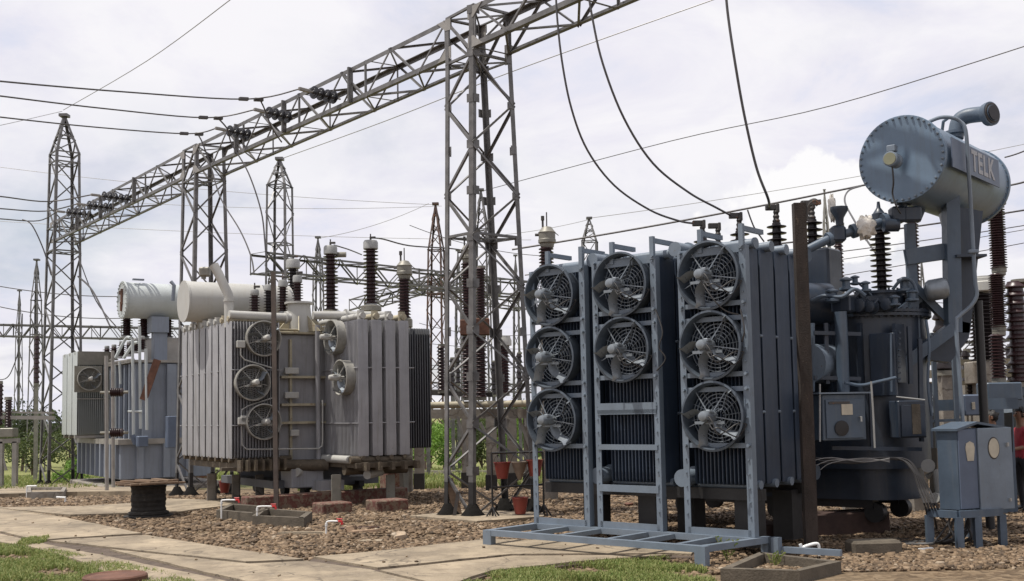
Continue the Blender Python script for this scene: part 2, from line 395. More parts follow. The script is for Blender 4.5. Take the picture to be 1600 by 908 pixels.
def bushing(parent,base,h,r,n=12,capr=None,caph=.12,axis=Z,shape='porcelain',capm='metal_cap',flange='metal_cap',term=True,disc=False,name='bushing'):
    base=V(base); axis=V(axis).normalized(); hf=.06
    capr=capr or r*.8
    mb=MB(); mb.lathe(discs(r,h,n,r*.55),base+axis*hf,axis,22)
    b=mb.build(name,shape,parent)
    MB().lathe([(r*1.02,0),(r*1.02,.025),(r*.85,.03),(r*.8,hf+.01)],base,axis,20).build('flange',flange,b)
    c=MB(); c.lathe([(capr*.9,0),(capr,.015),(capr,caph*.75),(capr*.85,caph*.97),(capr*.3,caph)],base+axis*(hf+h),axis,20)
    c.build('cap',capm,b)
    if term:
        t=MB(); e=base+axis*(hf+h+caph)
        t.lathe([(.022,0),(.022,.08),(.014,.085),(.014,.14)],e,axis,10)
        t.box(e+axis*.06+V((.05,0,0)),.12,.05,.045,None,.006); t.build('terminal','steel_dark',b)
    return b
# ================================================================ ground
def ground():
    xs=[-400,-200,-100,-60,-40]+list(range(-30,31,2))+[40,60,100,200,400]; ys=[-60,-20,-5,0]+[2+i for i in range(60)]+[66,80,100,140,200,300,600,1200]
    v=[(x*(1+max(0,y)/600),y,gz(y)) for y in ys for x in xs]; n=len(xs)
    f=[(j*n+i,j*n+i+1,j*n+n+i+1,j*n+n+i) for j in range(len(ys)-1) for i in range(n-1)]
    struct(MB().add(v,f).build('ground','ground_soil',smooth=True))
ground()
SLABS=[]
def slab(px,th=.06,m='concrete',name='concrete_path',lift=.0,tex=True):
    pts=[G(x,y) for x,y in px]; SLABS.append([(p.x,p.y) for p in pts])
    n=V((0,0,0)); 
    for i in range(len(pts)): n+=(pts[i]-pts[0]).cross(pts[(i+1)%len(pts)]-pts[0])
    if n.z<0: pts=pts[::-1]
    # subdivide edges and roughen so slab borders are not ruler straight
    q=[]
    for i,p in enumerate(pts):
        r=pts[(i+1)%len(pts)]; L=(r-p).length; k=max(1,int(L/.35)); d=(r-p).normalized(); nn=V((-d.y,d.x,0))
        for j in range(k): q.append(p+(r-p)*(j/k)+nn*(random.uniform(-.018,.018) if j else 0))
    top=[V((p.x,p.y,gz(p.y)+th+lift)) for p in q]
    mb=MB(); m_=len(q); mb.add(top+[V((p.x,p.y,gz(p.y)-.1)) for p in q],[tuple(range(m_))]+[(i,m_+i,m_+(i+1)%m_,(i+1)%m_) for i in range(m_)])
    return struct(mb.build(name,m,smooth=False))
slab([(-60,790),(22,803),(100,815),(225,842),(402,871),(481,883),(488,878),(600,868),(758,850),(900,853),(1085,870),(1085,876),(1040,876),(900,887),(770,901),(735,912),(700,925),(230,925),(60,850),(-60,826)],th=.035,m='joint_dirt',name='path_joint_filler')
# near path: slabs divided by joints
slab([(-60,786),(22,801),(100,813),(222,839),(98,847),(62,850),(-60,822)])
slab([(228,842),(402,870),(474,881),(384,885),(166,861),(76,851),(100,849)])
slab([(390,888.5),(479,884),(579,898),(680,925),(420,925),(320,902),(172,864.5)])
slab([(490,877),(600,867),(758,849),(900,851),(1085,868),(1080,873),(1050,872),(800,873),(590,895)])
slab([(594,899),(800,876),(1050,874),(900,885),(770,899),(735,910),(700,925)])
slab([(-60,824),(60,852),(314,905),(400,925),(230,925),(120,880),(60,862),(-60,840)],th=.045,m='concrete',name='path_edge')
slab([(0,797),(130,795),(210,790),(262,783),(345,786),(405,789),(300,801),(282,804),(110,809),(26,801)])
slab([(-40,772),(60,762),(170,757),(300,765),(300,774),(120,775),(-40,780)],name='concrete_apron',m='concrete',th=.12)
slab([(640,811),(735,802),(850,806),(850,812),(745,820)],name='concrete_pad')
# ---- gravel, crushed stones (near yard)
def inside(x,y,poly):
    c=False;j=len(poly)-1
    for i in range(len(poly)):
        xi,yi=poly[i];xj,yj=poly[j]
        if (yi>y)!=(yj>y) and x<(xj-xi)*(y-yi)/(yj-yi)+xi: c=not c
        j=i
    return c
GRASSP=[[(G(x,y).x,G(x,y).y) for x,y in q] for q in ([(-40,852),(40,856),(110,868),(170,880),(260,900),(330,925),(-40,925)],[(735,911),(770,898),(900,884),(1040,874),(1088,886),(1115,900),(1118,925),(700,925)])]
def gravel():
    cube=np.array([(-1,-1,-1),(-1,-1,1),(-1,1,-1),(-1,1,1),(1,-1,-1),(1,-1,1),(1,1,-1),(1,1,1)],float)*.5
    fc=np.array([(0,1,3,2),(4,6,7,5),(0,4,5,1),(2,3,7,6),(0,2,6,4),(1,5,7,3)])
    rng=np.random.RandomState(3); vs=[];cnt=0
    while cnt<150000:
        y=12.0+(rng.rand()**1.35)*17; x=rng.uniform(-.66,.66)*y
        s=rng.uniform(.02,.052)*(1+.02*(y-12))*(1.4 if rng.rand()<.03 else 1)
        if any(inside(x,y,p) for p in SLABS):
            if rng.rand()>.0012: continue
            z=.07; s*=.6
        elif any(inside(x,y,p) for p in GRASSP):
            if rng.rand()>.15: continue
            z=0
        else:
            if math.sin(x*2.3+1.3*math.sin(y*1.1))+math.sin(y*2.9+1.7*math.sin(x*.9))>1.15 and rng.rand()<.8: continue
            z=gz(y)+abs(rng.randn())*.010; s*=rng.choice([.75,1,1,1.25])
        c=cube+rng.uniform(-.33,.33,(8,3)); c*=np.array([rng.uniform(.7,1.5),rng.uniform(.5,1.1),rng.uniform(.35,.75)])*s
        a=rng.uniform(0,6.28); b=rng.uniform(-.5,.5); ca,sa,cb,sb=math.cos(a),math.sin(a),math.cos(b),math.sin(b)
        c=c@np.array([[1,0,0],[0,cb,-sb],[0,sb,cb]])@np.array([[ca,-sa,0],[sa,ca,0],[0,0,1]])
        c+=np.array([x,y,z+s*.04]); vs.append(c); cnt+=1
    vs=np.concatenate(vs); n=cnt; F=(fc[None]+8*np.arange(n)[:,None,None]).reshape(-1)
    me=bpy.data.meshes.new('gravel'); me.vertices.add(len(vs)); me.vertices.foreach_set('co',vs.ravel()); me.loops.add(len(F)); me.loops.foreach_set('vertex_index',F)
    me.polygons.add(n*6); me.polygons.foreach_set('loop_start',np.arange(0,n*24,4)); me.polygons.foreach_set('loop_total',np.full(n*6,4)); me.update(calc_edges=True); me.materials.append(M['crushed_stone'])
    o=bpy.data.objects.new('gravel',me); S.collection.objects.link(o); struct(o,'stuff'); tag(o,'brown crushed stone gravel covering the yard','gravel')
gravel()
def grassblades(name,label,regions,n,h,zadd=0,m='grass'):
    rng=random.Random(5); mb=MB(); vs=[];fs=[]
    for k in range(n):
        reg=regions[k%len(regions)]; xs=[p[0] for p in reg]; ys=[p[1] for p in reg]
        for _ in range(30):
            x=rng.uniform(min(xs),max(xs)); y=rng.uniform(min(ys),max(ys))
            if inside(x,y,reg) and (math.sin(x*5.1+1)+math.sin(y*6.3+x*2.7)+rng.uniform(-1.0,1.0))>-.25: break
        for j in range(3):
            a=rng.uniform(0,6.28); l=h*rng.uniform(.4,1.3); w=rng.uniform(.004,.008)*(1 if h<.15 else 2.5); d=V((math.cos(a),math.sin(a),0)); q=V((-d.y,d.x,0))*w
            b=V((x+rng.uniform(-.03,.03),y+rng.uniform(-.03,.03),gz(y)+zadd)); ln=rng.uniform(.15,.8)
            i=len(vs); mid=b+d*l*ln*.3+Z*l*.6; vs+=[b-q,b+q,mid+q*.8,mid-q*.8,b+d*l*ln+Z*l*(1-ln*.3)]; fs+=[(i,i+1,i+2,i+3),(i+3,i+2,i+4)]
    mb.v=vs;mb.f=fs; o=mb.build(name,m,smooth=False); struct(o,'stuff'); tag(o,label,'grass'); return o
grassblades('grass','short green grass tufts growing beside the concrete path',GRASSP,17000,.07)
grassblades('grass','grassy tuft creeping over the path joint at left',[[(G(x,y).x,G(x,y).y) for x,y in q] for q in ([(25,858),(35,847),(80,843),(72,850),(45,862)],)],500,.06,.03)
grassblades('field_grass','rough grass field behind the towers at left',[[(-24,33),(-12,33),(-12,52),(-36,56)],[(-6,30),(4,30),(6,52),(-8,52)],[(10,24),(16,24),(24,44),(14,44)]],26000,.22)
# ================================================================ lattice towers and beams
def lat_face(mb,a0,a1,b0,b1,n,w,flip,inw,style='z'):
    """zigzag between leg a (a0->a1) and leg b (b0->b1)"""
    for i in range(n):
        p,q=(i/n,(i+1)/n)
        A=lambda t:a0+(a1-a0)*t
        B=lambda t:b0+(b1-b0)*t
        s,e=(A(p),B(q)) if (i+flip)%2==0 else (B(p),A(q))
        d=(e-s).normalized(); mb.ang(s,e,w,d.cross(inw),inw)
        if style=='x':
            s,e=(A(q),B(p)) if (i+flip)%2==0 else (B(q),A(p)); d=(e-s).normalized(); mb.ang(s,e,w,d.cross(inw),inw)
def tower(name,label,base,top,nb,lw,bw,peak=None,pk_n=3,m='galvanised',style='z',belts=(),group=None,foot=0,detail=True,cat='lattice tower',mb2=None):
    c=sum(base,V((0,0,0)))/4; ctop=sum(top,V((0,0,0)))/4
    t=thing(name,label,cat,c,group)
    legs=[]
    for i in range(4):
        a=(base[(i+1)%4]-base[i]).normalized(); b=(base[(i-1)%4]-base[i]).normalized()
        mb=MB(); 
        if foot:
            mid=base[i]+(top[i]-base[i])*(foot/(top[i]-base[i]).length)
            mb.ang(mid,top[i],lw,a,b)
        else: mb.ang(base[i],top[i],lw,a,b)
        if peak is not None: mb.ang(top[i],peak+(top[i]-ctop)*.12,lw*.9,a,b)
        lg=mb.build('leg',m,t,smooth=False)
        if foot:
            MB().ang(base[i],mid,lw*1.04,a,b).build('painted_foot','black_paint',lg,smooth=False)
            MB().lathe([(lw*2.6,-.05),(lw*2.4,.05),(lw*1.5,.14),(lw*.9,.24),(lw*.8,.25)],base[i]+(a+b)*lw*.5,Z,10).build('footing','tar',lg)
    mb=MB()
    for i in range(4):
        j=(i+1)%4; cen=(base[0]+base[2])/2; inw=(cen-(base[i]+base[j])/2); inw.z=0; inw.normalize()
        lat_face(mb,base[i],top[i],base[j],top[j],nb,bw,i%2,inw,style)
        for h in belts:
            s=base[i]+(top[i]-base[i])*h; e=base[j]+(top[j]-base[j])*h; mb.ang(s,e,bw,Z,inw)
        if peak is not None:
            pk=lambda k:peak+(top[k]-ctop)*.12
            lat_face(mb,top[i],pk(i),top[j],pk(j),pk_n,bw*.9,i%2,inw,style)
            for h in (0,.45,.75):
                mb.ang(top[i].lerp(pk(i),h),top[j].lerp(pk(j),h),bw,Z,inw)
    if belts:
        for h in belts: mb.bar(base[0].lerp(top[0],h),base[2].lerp(top[2],h),bw*.6); mb.bar(base[1].lerp(top[1],h),base[3].lerp(top[3],h),bw*.6)
    mb.build('bracing',m,t,smooth=False)
    if foot and detail and 'fire buckets' in label:
        g=MB()
        for i in range(4):
            for k in range(nb+1):
                p_=base[i].lerp(top[i],min(.995,max(.01,k/nb)))
                for j in((i+1)%4,(i-1)%4):
                    d=(base[j]-base[i]).normalized(); nrm=d.cross(Z).normalized(); g.box(p_+d*.07,.13,.012,.15,(d,nrm,d.cross(nrm)))
        g.each('gusset_plate',m,t,smooth=False)
    if peak is not None: MB().box(peak+Z*.04,.30,.30,.10).build('peak_plate',m,t,smooth=False)
    return t
def beam(label,A,B,n,cw,bw,m='galvanised',group=None,gus=True,cat='gantry beam',uprights=()):
    """A,B: four corners each (near top, near bottom, far bottom, far top)"""
    c=sum(A+B,V((0,0,0)))/8; t=thing('gantry_beam',label,cat,c,group)
    ca=sum(A,V((0,0,0)))/4
    for i in range(4):
        a=(A[(i+1)%4]-A[i]).normalized(); b=(A[(i-1)%4]-A[i]).normalized()
        MB().ang(A[i],B[i],cw,a,b).build('chord',m,t,smooth=False)
    mb=MB()
    for i in range(4):
        j=(i+1)%4; inw=(ca-(A[i]+A[j])/2).normalized(); lat_face(mb,A[i],B[i],A[j],B[j],n,bw,i%2,inw)
        for k in range(0,n+1,3):
            if i in(0,2): mb.ang(A[i].lerp(B[i],k/n),A[j].lerp(B[j],k/n),bw,(B[i]-A[i]).normalized(),inw)
            else: mb.bar(A[i].lerp(B[i],k/n),A[j].lerp(B[j],k/n),bw*.8,bw*.3)
    mb.build('bracing',m,t,smooth=False)
    if gus:
        g=MB(); 
        for X in(A,B):
            other=B if X is A else A
            for i in(0,1,2,3):
                d=(other[i]-X[i]).normalized(); dn=(X[(1,0,3,2)[i]]-X[i]).normalized()
                o=X[i]-d*.16; th=(X[3]-X[0]).normalized()*.012*(1 if i in(2,3) else -1)
                g.prism([o,o+d*.42,o+d*.34+dn*.05,o+d*.16+dn*.2,o+dn*.22],th)
        g.build('gusset_plate','galvanised_pale',t,smooth=False)
    if uprights:
        g=MB()
        for k in uprights: g.bar(A[0].lerp(B[0],k)-(A[3]-A[0]).normalized()*.02,A[1].lerp(B[1],k)-(A[3]-A[0]).normalized()*.02,.11,.05,(B[0]-A[0]))
        g.build('stiffener',m,t,smooth=False)
    return t
# main tower
bn,bl,bb,br=G(739,811),G(694,809),G(788,800),G(838,801)
tn,tl,tb,tr=P(739.5,9,18.6),P(696,30,19.3),P(750,45,19.7),P(796,23,19.08)
zt=8.93
for p in(tn,tl,tb,tr): p.z=zt
T1t=tower('lattice_tower','tall near lattice tower standing beside the fire buckets, black painted feet',[bn,bl,bb,br],[tn,tl,tb,tr],11,.095,.045,None,style='z',belts=(.55,.905,1.0),foot=.62,group='gantry towers under the long beam')
def gl(p): return V((p.x,p.y,gz(p.y)))
# second tower
t2=[P(306,227,27.7),P(285,237,28.4),P(329,242,28.8),P(352,232,28.1)]
for p in t2: p.z=8.86
b2=[gl(P(296,774,27.6)),gl(P(273,774,28.3)),gl(P(334,770,29.0)),gl(P(366,770,28.2))]
tower('lattice_tower','middle lattice tower rising behind the two pale oil drums',b2,t2,10,.09,.042,None,belts=(.905,1.0),foot=.6,group='gantry towers under the long beam')
# left tower with a peak
d3=(t2[0]-tn); d3.z=0; d3.normalize(); e3=V((-d3.y,d3.x,0)); 
if e3.x<0: e3=-e3
c3=P(98,500,38.2); c3.z=0
cn3=[c3-e3*.42-d3*.42,c3-e3*.42+d3*.42,c3+e3*.42+d3*.42,c3+e3*.42-d3*.42]
s3=[V((p.x,p.y,1.8+(660-238)*38.2/FPX)) for p in [q for q in cn3]]
b3=[gl(c3-e3*a*1.0+d3*b*.5+(-e3*.12 if a>0 else e3*.12)) for a,b in((.42,-1),(.42,1),(-.42,1),(-.42,-1))]
b3=[gl(c3-e3*.6-d3*.5),gl(c3-e3*.6+d3*.5),gl(c3+e3*.6+d3*.5),gl(c3+e3*.6-d3*.5)]
pk3=V((c3.x-.02,c3.y,1.8+(659-176)*38.2/FPX))
tower('lattice_tower','pointed lattice tower at far left end of the long beam',b3,s3,13,.09,.045,pk3,style='z',belts=(.70,.77,.97),foot=.6,group='gantry towers under the long beam')
BH=.735
def corners(near,far,zt): return [V((near.x,near.y,zt)),V((near.x,near.y,zt-BH)),V((far.x,far.y,zt-BH)),V((far.x,far.y,zt))]
bm1=corners(tl,tb,8.93); bm1b=corners(t2[0],t2[3],8.86)
bm1[0]=V((tl.x,tl.y,8.93)); 
Bm1=beam('long lattice beam between the near tower and the middle tower, carrying three insulator strings',bm1,bm1b,12,.085,.038,group='lattice beams of the long gantry',uprights=(.30,.56,.78))
bm2=corners(t2[1],t2[2],8.86); bm2b=corners(c3-e3*.42,c3+e3*.42,8.80)
Bm2=beam('far lattice beam between the middle tower and the pointed left tower, carrying three insulator strings',bm2,bm2b,13,.08,.038,group='lattice beams of the long gantry',uprights=(.3,.55,.75))
dr=(tn-t2[0]); dr.z=0; dr.normalize(); 
bm3=corners(tn,tr,8.93); bm3b=corners(tn+dr*8.2,tr+dr*8.2,8.95)
beam('lattice beam leaving the near tower toward the top of the picture',bm3,bm3b,9,.09,.042,group='lattice beams of the long gantry')
# small marshalling boxes on middle tower
# ---- strain insulator strings on the long gantry
def strain(px,py,Y,label,n=6,r=.135,sep=.17,d=None,grp='strain insulator strings on the long beam'):
    c=P(px,py,Y); d=(d or V((-.80,-.60,0.0))).normalized(); t=thing('insulator_string',label,'insulator string',c,grp)
    for i in range(n):
        q=c+d*(i-(n-1)/2)*sep
        MB().lathe([(.02,-.07),(.045,-.06),(.05,-.01),(r*.5,.0),(r,.03),(r*.98,.045),(r*.6,.05),(r*.55,.062),(r*.3,.055),(.02,.08)],q,d,16).build('disc','disc_black',t)
    MB().tube([c-d*(n/2+.4)*sep,c+d*(n/2+.5)*sep],.018,6).build('link','galvanised_pale',t)
    k=c+d*(n/2+1.2)*sep; MB().box(k,.06,.28,.07,(d.cross(Z).normalized(),d,Z),.01).build('clamp','galvanised_pale',t)
    return c+d*(n/2+1.8)*sep
STR=[]
dd=V((-.62,-.78,-.02))
for px,py,Y,nm in((508,149,22.0,'nearest, closest to the near tower'),(437,180,23.6,'second out from the near tower'),(375,208,25.4,'third out, just right of the middle tower')):
    STR.append(strain(px,py,Y,'black disc insulator string in the near span, '+nm,4,.135,.175,V((-.62,-.78,-.02))))
for px,py,Y,nm in((182,309,31.4,'nearest to the middle tower'),(158,323,32.9,'in the centre of its three'),(125,334,35.0,'hard against the pointed left tower')):
    STR.append(strain(px,py,Y,'black disc insulator string in the far span, '+nm,5,.145,.175,V((-.66,-.75,-.02))))
# ================================================================ background towers and second gantry
def simple_tower(px,Y,w_px,shoulder_y,peak_y,label,m='galvanised',nb=10,lw=.08,bw=.04,rot=.6,wtop=None,grp='distant lattice towers'):
    c=P(px,600,Y); c.z=gz(Y); w=w_px/FPX*Y/2*.8; wt=(wtop or w_px)/FPX*Y/2*.8
    hz=P(px,660-15*px/800,Y).z
    def zy(y): return P(px,y,Y).z
    xx=P(px,(shoulder_y+peak_y)/2,Y).x
    dirs=[V((math.cos(rot+k*math.pi/2),math.sin(rot+k*math.pi/2),0))*1.414 for k in range(4)]
    base=[V((c.x,c.y,c.z))+d*w for d in dirs]; top=[V((xx,c.y,zy(shoulder_y)))+d*wt for d in dirs]
    return tower('lattice_tower',label,base,top,nb,lw,bw,V((xx,c.y,zy(peak_y))),m=m,belts=(.8,1.0),group=grp)
simple_tower(437,41,50,292,250,'slender pointed tower behind the grey transformer bushings',nb=11,wtop=40)
simple_tower(497,60,24,428,372,'small distant tower just left of the tallest grey transformer bushing',nb=9,wtop=17)
simple_tower(681,50,40,392,320,'rusty pointed tower between the grey transformer and the near tower',m='steel_rust',nb=11,wtop=28)
simple_tower(752,52,42,360,298,'pointed tower seen through the near tower lattice',nb=11,wtop=26)
simple_tower(921,56,36,378,342,'pointed tower above the middle cooling frame',nb=9,wtop=30)
simple_tower(57,64,26,470,407,'thin distant tower left of the pointed left tower',nb=11,wtop=15)
def pylon(px,Y,top,base,label,wpx):
    c=P(px,600,Y); xx=P(px,top,Y).x; w=wpx/FPX*Y/2
    b=[V((xx,Y,-1))+V((a*w*2,bb_*w*2,0)) for a,bb_ in((-1,-1),(1,-1),(1,1),(-1,1))]; z1=P(px,top+52,Y).z
    t_=[V((xx,Y,z1))+V((a*w*.55,bb_*w*.55,0)) for a,bb_ in((-1,-1),(1,-1),(1,1),(-1,1))]
    tower('transmission_pylon',label,b,t_,8,.18,.1,V((xx,Y,P(px,top,Y).z)),m='galvanised_pale',cat='pylon')
pylon(1288,130,297,600,'faint distant pylon against the white cloud',14)
def beam_px(label,l,r,Yl,Yr,h,n,grp='distant gantry beams',w=1.0,cw=.08,bw=.05):
    a=P(l[0],l[1],Yl); b=P(r[0],r[1],Yr); d=(b-a).normalized(); e=V((-d.y,d.x,0)).normalized()*w
    if e.y<0: e=-e
    hh=Z*h; beam(label,[a,a-hh,a-hh+e,a+e],[b,b-hh,b-hh+e,b+e],n,cw,bw,group=grp,gus=False)
beam_px('distant beam running right behind the grey transformer bushings',(416,393),(838,440),40.5,53,.78,18)
beam_px('lower distant beam descending behind the tall bushings',(545,468),(700,420),56,50,.6,10)
beam_px('far low beam behind the blue grey transformer at left',(-40,505),(300,512),64,62,.75,22)
beam_px('far beam visible between the main tower legs low down',(655,438),(830,470),58,66,.6,10)
# ================================================================ sky wires and conductors
def wire(label,pts,r,m='wire',cat='overhead wire',grp=None,sag=0):
    P3=[p if isinstance(p,V) else P(*p) for p in pts]
    if sag and len(P3)==2:
        a,b=P3; P3=[a.lerp(b,t/16)-Z*sag*4*(t/16)*(1-t/16) for t in range(17)]
    elif len(P3)>2: P3=smooth_path(P3,6)
    o=MB().tube(P3,r,6).build('overhead_wire',m); tag(o,label,cat,grp); return o
gc='three conductors entering the near span from the left'
ends=[((505,150,22.6)),((430,181,24.3)),((368,209,26.2))]
for (y0,cx,cy,Y,nm,se) in((127,385,155,22.2,'uppermost conductor entering from the left edge',STR[0]),(150,322,184,23.9,'middle conductor of the upper three entering from left',STR[1]),(183,292,209,25.8,'lowest of the upper three conductors entering from left',STR[2])):
    wire(nm,[(-500,y0-60,Y-9),(-60,y0-8,Y-6),(0,y0,Y-5),(cx*.5,(y0+cy)/2+2.5,Y-2.5),(cx,cy,Y-.8),se],.015,'wire',grp=gc)
    a=P(cx-8,cy-.5,Y-.85); b=P(cx+22,cy+1,Y-.6); d=(b-a).normalized()
    o=MB().box(a.lerp(b,.12),.07,.2,.07,(d.cross(Z),d,Z),.01).box(a.lerp(b,.9),.07,.2,.07,(d.cross(Z),d,Z),.01).build('wire_clamp','wire'); tag(o,'bolted clamp pair on the '+nm.replace(' entering from the left edge','').replace(' entering from left',''),'clamp','bolted wire clamps')
for i,(y0,cx,cy,Y) in enumerate(((307,75,315,31),(326,70,330,33),(342,60,345,35))):
    wire(['highest','middle','lowest'][i]+' of the three conductors reaching the pointed left tower',[(-500,y0-30,Y-6),(-60,y0-4,Y-3),(0,y0,Y-2),(cx,cy,Y),STR[3+i]],.019,'wire',grp='three conductors entering the far span')
wire('jumper dropping from the uppermost conductor toward the grey transformer',[(407,157,21.6),(414,172,21.8),(425,200,22),(440,222,22.4)],.017)
wire('jumper curving off the middle upper conductor behind the beam',[(343,187,23.4),(356,203,23.6),(362,225,23.8),(388,270,23.5),(408,330,23.2),(414,380,23),(417,425,22.9)],.017)
wire('jumper dropping from the lowest upper conductor to the pale bushing',[(310,211,25),(317,225,25),(330,262,25),(345,310,24.6),(375,360,24),(392,400,23.5),(397,428,23.2)],.017)
wire('short jumper hanging beside the pointed left tower',[(35,343,34),(50,352,34),(68,390,34),(80,430,34)],.02)
wire('cable slanting down from the pointed left tower to the far transformer',[(122,432,37),(145,455,36),(172,510,34.6)],.03)
wire('second cable slanting down from the left tower to the far transformer',[(122,400,37),(150,470,36),(190,520,34.6)],.02)
# three droppers to the blue transformer
# ================================================================ blue transformer (right)
u=V((-.755,.656,0)).normalized(); v=V((.656,.755,0)); v=(v-u*v.dot(u)).normalized(); O1=V((2.794,13.198,0))
def L1(s,t,z): return O1+u*s+v*t+Z*z
T1=thing('power_transformer','large dark blue transformer at right with riveted drum on top','transformer',L1(.8,3.4,0))
AX1=(u,v,Z)
def obround(s0,s1,t,r,n=18):
    pts=[]
    for k in range(n+1): a=-math.pi/2-math.pi*k/n; pts.append((s0+math.cos(a)*r,t+math.sin(a)*r))
    for k in range(n+1): a=math.pi/2-math.pi*k/n; pts.append((s1+math.cos(a)*r,t+math.sin(a)*r))
    return pts
def obprism(mb,s0,s1,t,r,z0,z1): mb.prism([L1(a,b,z0) for a,b in obround(s0,s1,t,r)],Z*(z1-z0))
TT=3.5
tk=MB(); obprism(tk,-.12,3.2,TT,.77,.93,3.04)
tank=tk.build('tank','blue_tank',T1)
m_=MB(); obprism(m_,-.12,3.2,TT,.66,.50,.93); m_.build('lower_drum','blue_tank',tank)
m_=MB(); obprism(m_,-.12,3.2,TT,.86,3.04,3.08); obprism(m_,-.12,3.2,TT,.86,3.092,3.13)
for a,b in obround(-.12,3.2,TT,.82,26): m_.lathe([(.02,0),(.02,.13)],L1(a,b,3.02),Z,6)
m_.build('lid_flange','blue_tank',T1)
m_=MB(); obprism(m_,0,3.0,TT,.62,3.13,3.34); m_.build('cover','blue_tank',T1)
# stiffeners & ribs on the tank
m_=MB()
for (px,py0,py1) in ((1297,500,612),(1345,505,600)):
    a=H(px,py1,L1(0,TT-.78,0),v); b=H(px,py0,L1(0,TT-.78,0),v); m_.box((a+b)/2,.05,.1,(b-a).length,AX1)
m_.box(H(1380,570,L1(-.3,TT-.79,0),v),.36,.06,.86,AX1,.02)
m_.box(H(1405,552,L1(-.62,TT-.62,0),v),.05,.3,.8,AX1)
m_.build('tank_rib','blue_tank',tank)
# turrets
tc1=H(1376,460,L1(0,TT,0),v); tc1.z=3.13
m_=MB(); m_.lathe([(.33,0),(.33,.26),(.37,.26),(.37,.30),(.2,.31)],tc1,Z,28); m_.lathe([(.30,0),(.30,.20),(.34,.20),(.34,.24),(.2,.25)],tc1+V((.44,.12,0)),Z,24)
for k in range(16): a=2*math.pi*k/16; m_.lathe([(.016,0),(.016,.06)],tc1+V((math.cos(a)*.345,math.sin(a)*.345,.27)),Z,6)
m_.build('turret','blue_tank',T1)
# big cabinet turret at left of tank top
cb=H(1283,430,L1(0,TT-.25,0),v); m_=MB(); m_.box(V((cb.x,cb.y,3.62)),.46,.46,.98,AX1,.03); m_.box(V((cb.x+.3,cb.y-.05,3.27)),.8,.5,.26,AX1,.02); m_.build('terminal_chamber','blue_tank',T1)
m_=MB(); m_.tube([L1(.55,2.2,3.25),L1(.15,2.75,3.25)],.3,20); m_.build('header_drum','blue_tank',T1)
m_=MB(); m_.tube([H(1262,568,L1(0,2.0,0),v),H(1294,568,L1(0,2.6,0),v)],.27,20); m_.build('oil_header','blue_paint_light',T1)
# pipework, small fittings and ribs crowding the tank front and lid
m_=MB()
m_.tube(smooth_path([P(1268,470,14.9),P(1290,462,14.8),P(1315,464,14.7),P(1335,452,14.7),P(1352,462,14.7)],5),.028,8)
m_.tube(smooth_path([P(1395,452,14.9),P(1410,436,14.8),P(1425,440,14.8),P(1433,458,14.8)],5),.024,8)
m_.tube(smooth_path([P(1318,452,15),P(1330,436,15),P(1345,446,15),P(1362,462,15)],5),.014,6)
m_.tube([P(1270,505,14.75),P(1270,612,14.75)],.03,8); m_.tube([P(1392,520,14.6),P(1393,612,14.6)],.014,6)
m_.tube(smooth_path([P(1447,500,14.9),P(1452,540,14.8),P(1450,600,14.8),P(1456,650,14.8)],5),.02,8)
m_.tube(smooth_path([P(1400,590,14.5),P(1370,597,14.5),P(1345,602,14.5),P(1320,598,14.5)],5),.022,8)
m_.each('small_pipe','blue_paint',T1)
m_=MB()
for px,py,Y,s_ in((1322,444,14.9,.10),(1336,438,15,.07),(1413,445,14.9,.11),(1425,462,14.8,.09),(1300,462,14.8,.10),(1352,448,14.9,.08),(1398,470,14.7,.08)):
    c=P(px,py,Y); m_.lathe([(s_*.5,-s_),(s_,-s_*.8),(s_,-s_*.5),(s_*.55,-s_*.4),(s_*.55,s_*.4),(s_*.9,s_*.5),(s_*.9,s_*.7),(s_*.2,s_)],c,Z,12)
m_.each('lid_fitting','blue_paint',T1)
m_=MB()
for px,y0,y1 in((1290,505,600),(1360,610,700),(1420,510,600),(1437,530,690)): m_.bar(P(px,y0,14.78),P(px+3,y1,14.78),.05,.06,V((0,-1,0)))
for x0,x1,y in((1272,1345,520),(1272,1345,590),(1300,1440,700)): m_.bar(P(x0,y,14.72),P(x1,y+2,14.72),.03,.05,Z)
for k in range(9): m_.lathe([(.016,-.03),(.016,0)],P(1405,520+k*9,14.55),V((0,1,0)),6)
m_.each('stiffener','blue_tank',T1)
# pumps / valves by the lid
m_=MB()
for px,py,Y,r in((1345,478,14.9,.09),(1362,480,14.85,.075),(1388,476,14.8,.08),(1332,470,14.95,.06)):
    c=P(px,py,Y); m_.lathe([(r*.6,-.1),(r,-.09),(r,.02),(r*1.3,.02),(r*1.3,.05),(r*.7,.05),(r*.7,.1)],c,v,14); m_.tube([c,c+V((0.08,0,.1)),c+V((.15,0.05,.02))],.03,8)
m_.box(P(1318,476,14.9),.28,.2,.22,AX1,.02)
m_.each('oil_valve','blue_tank',T1)
m_=MB(); m_.tube([P(1313,487,14.7),P(1316,552,14.72),P(1318,622,14.74)],.085,14); m_.build('vertical_pipe','blue_paint',T1)
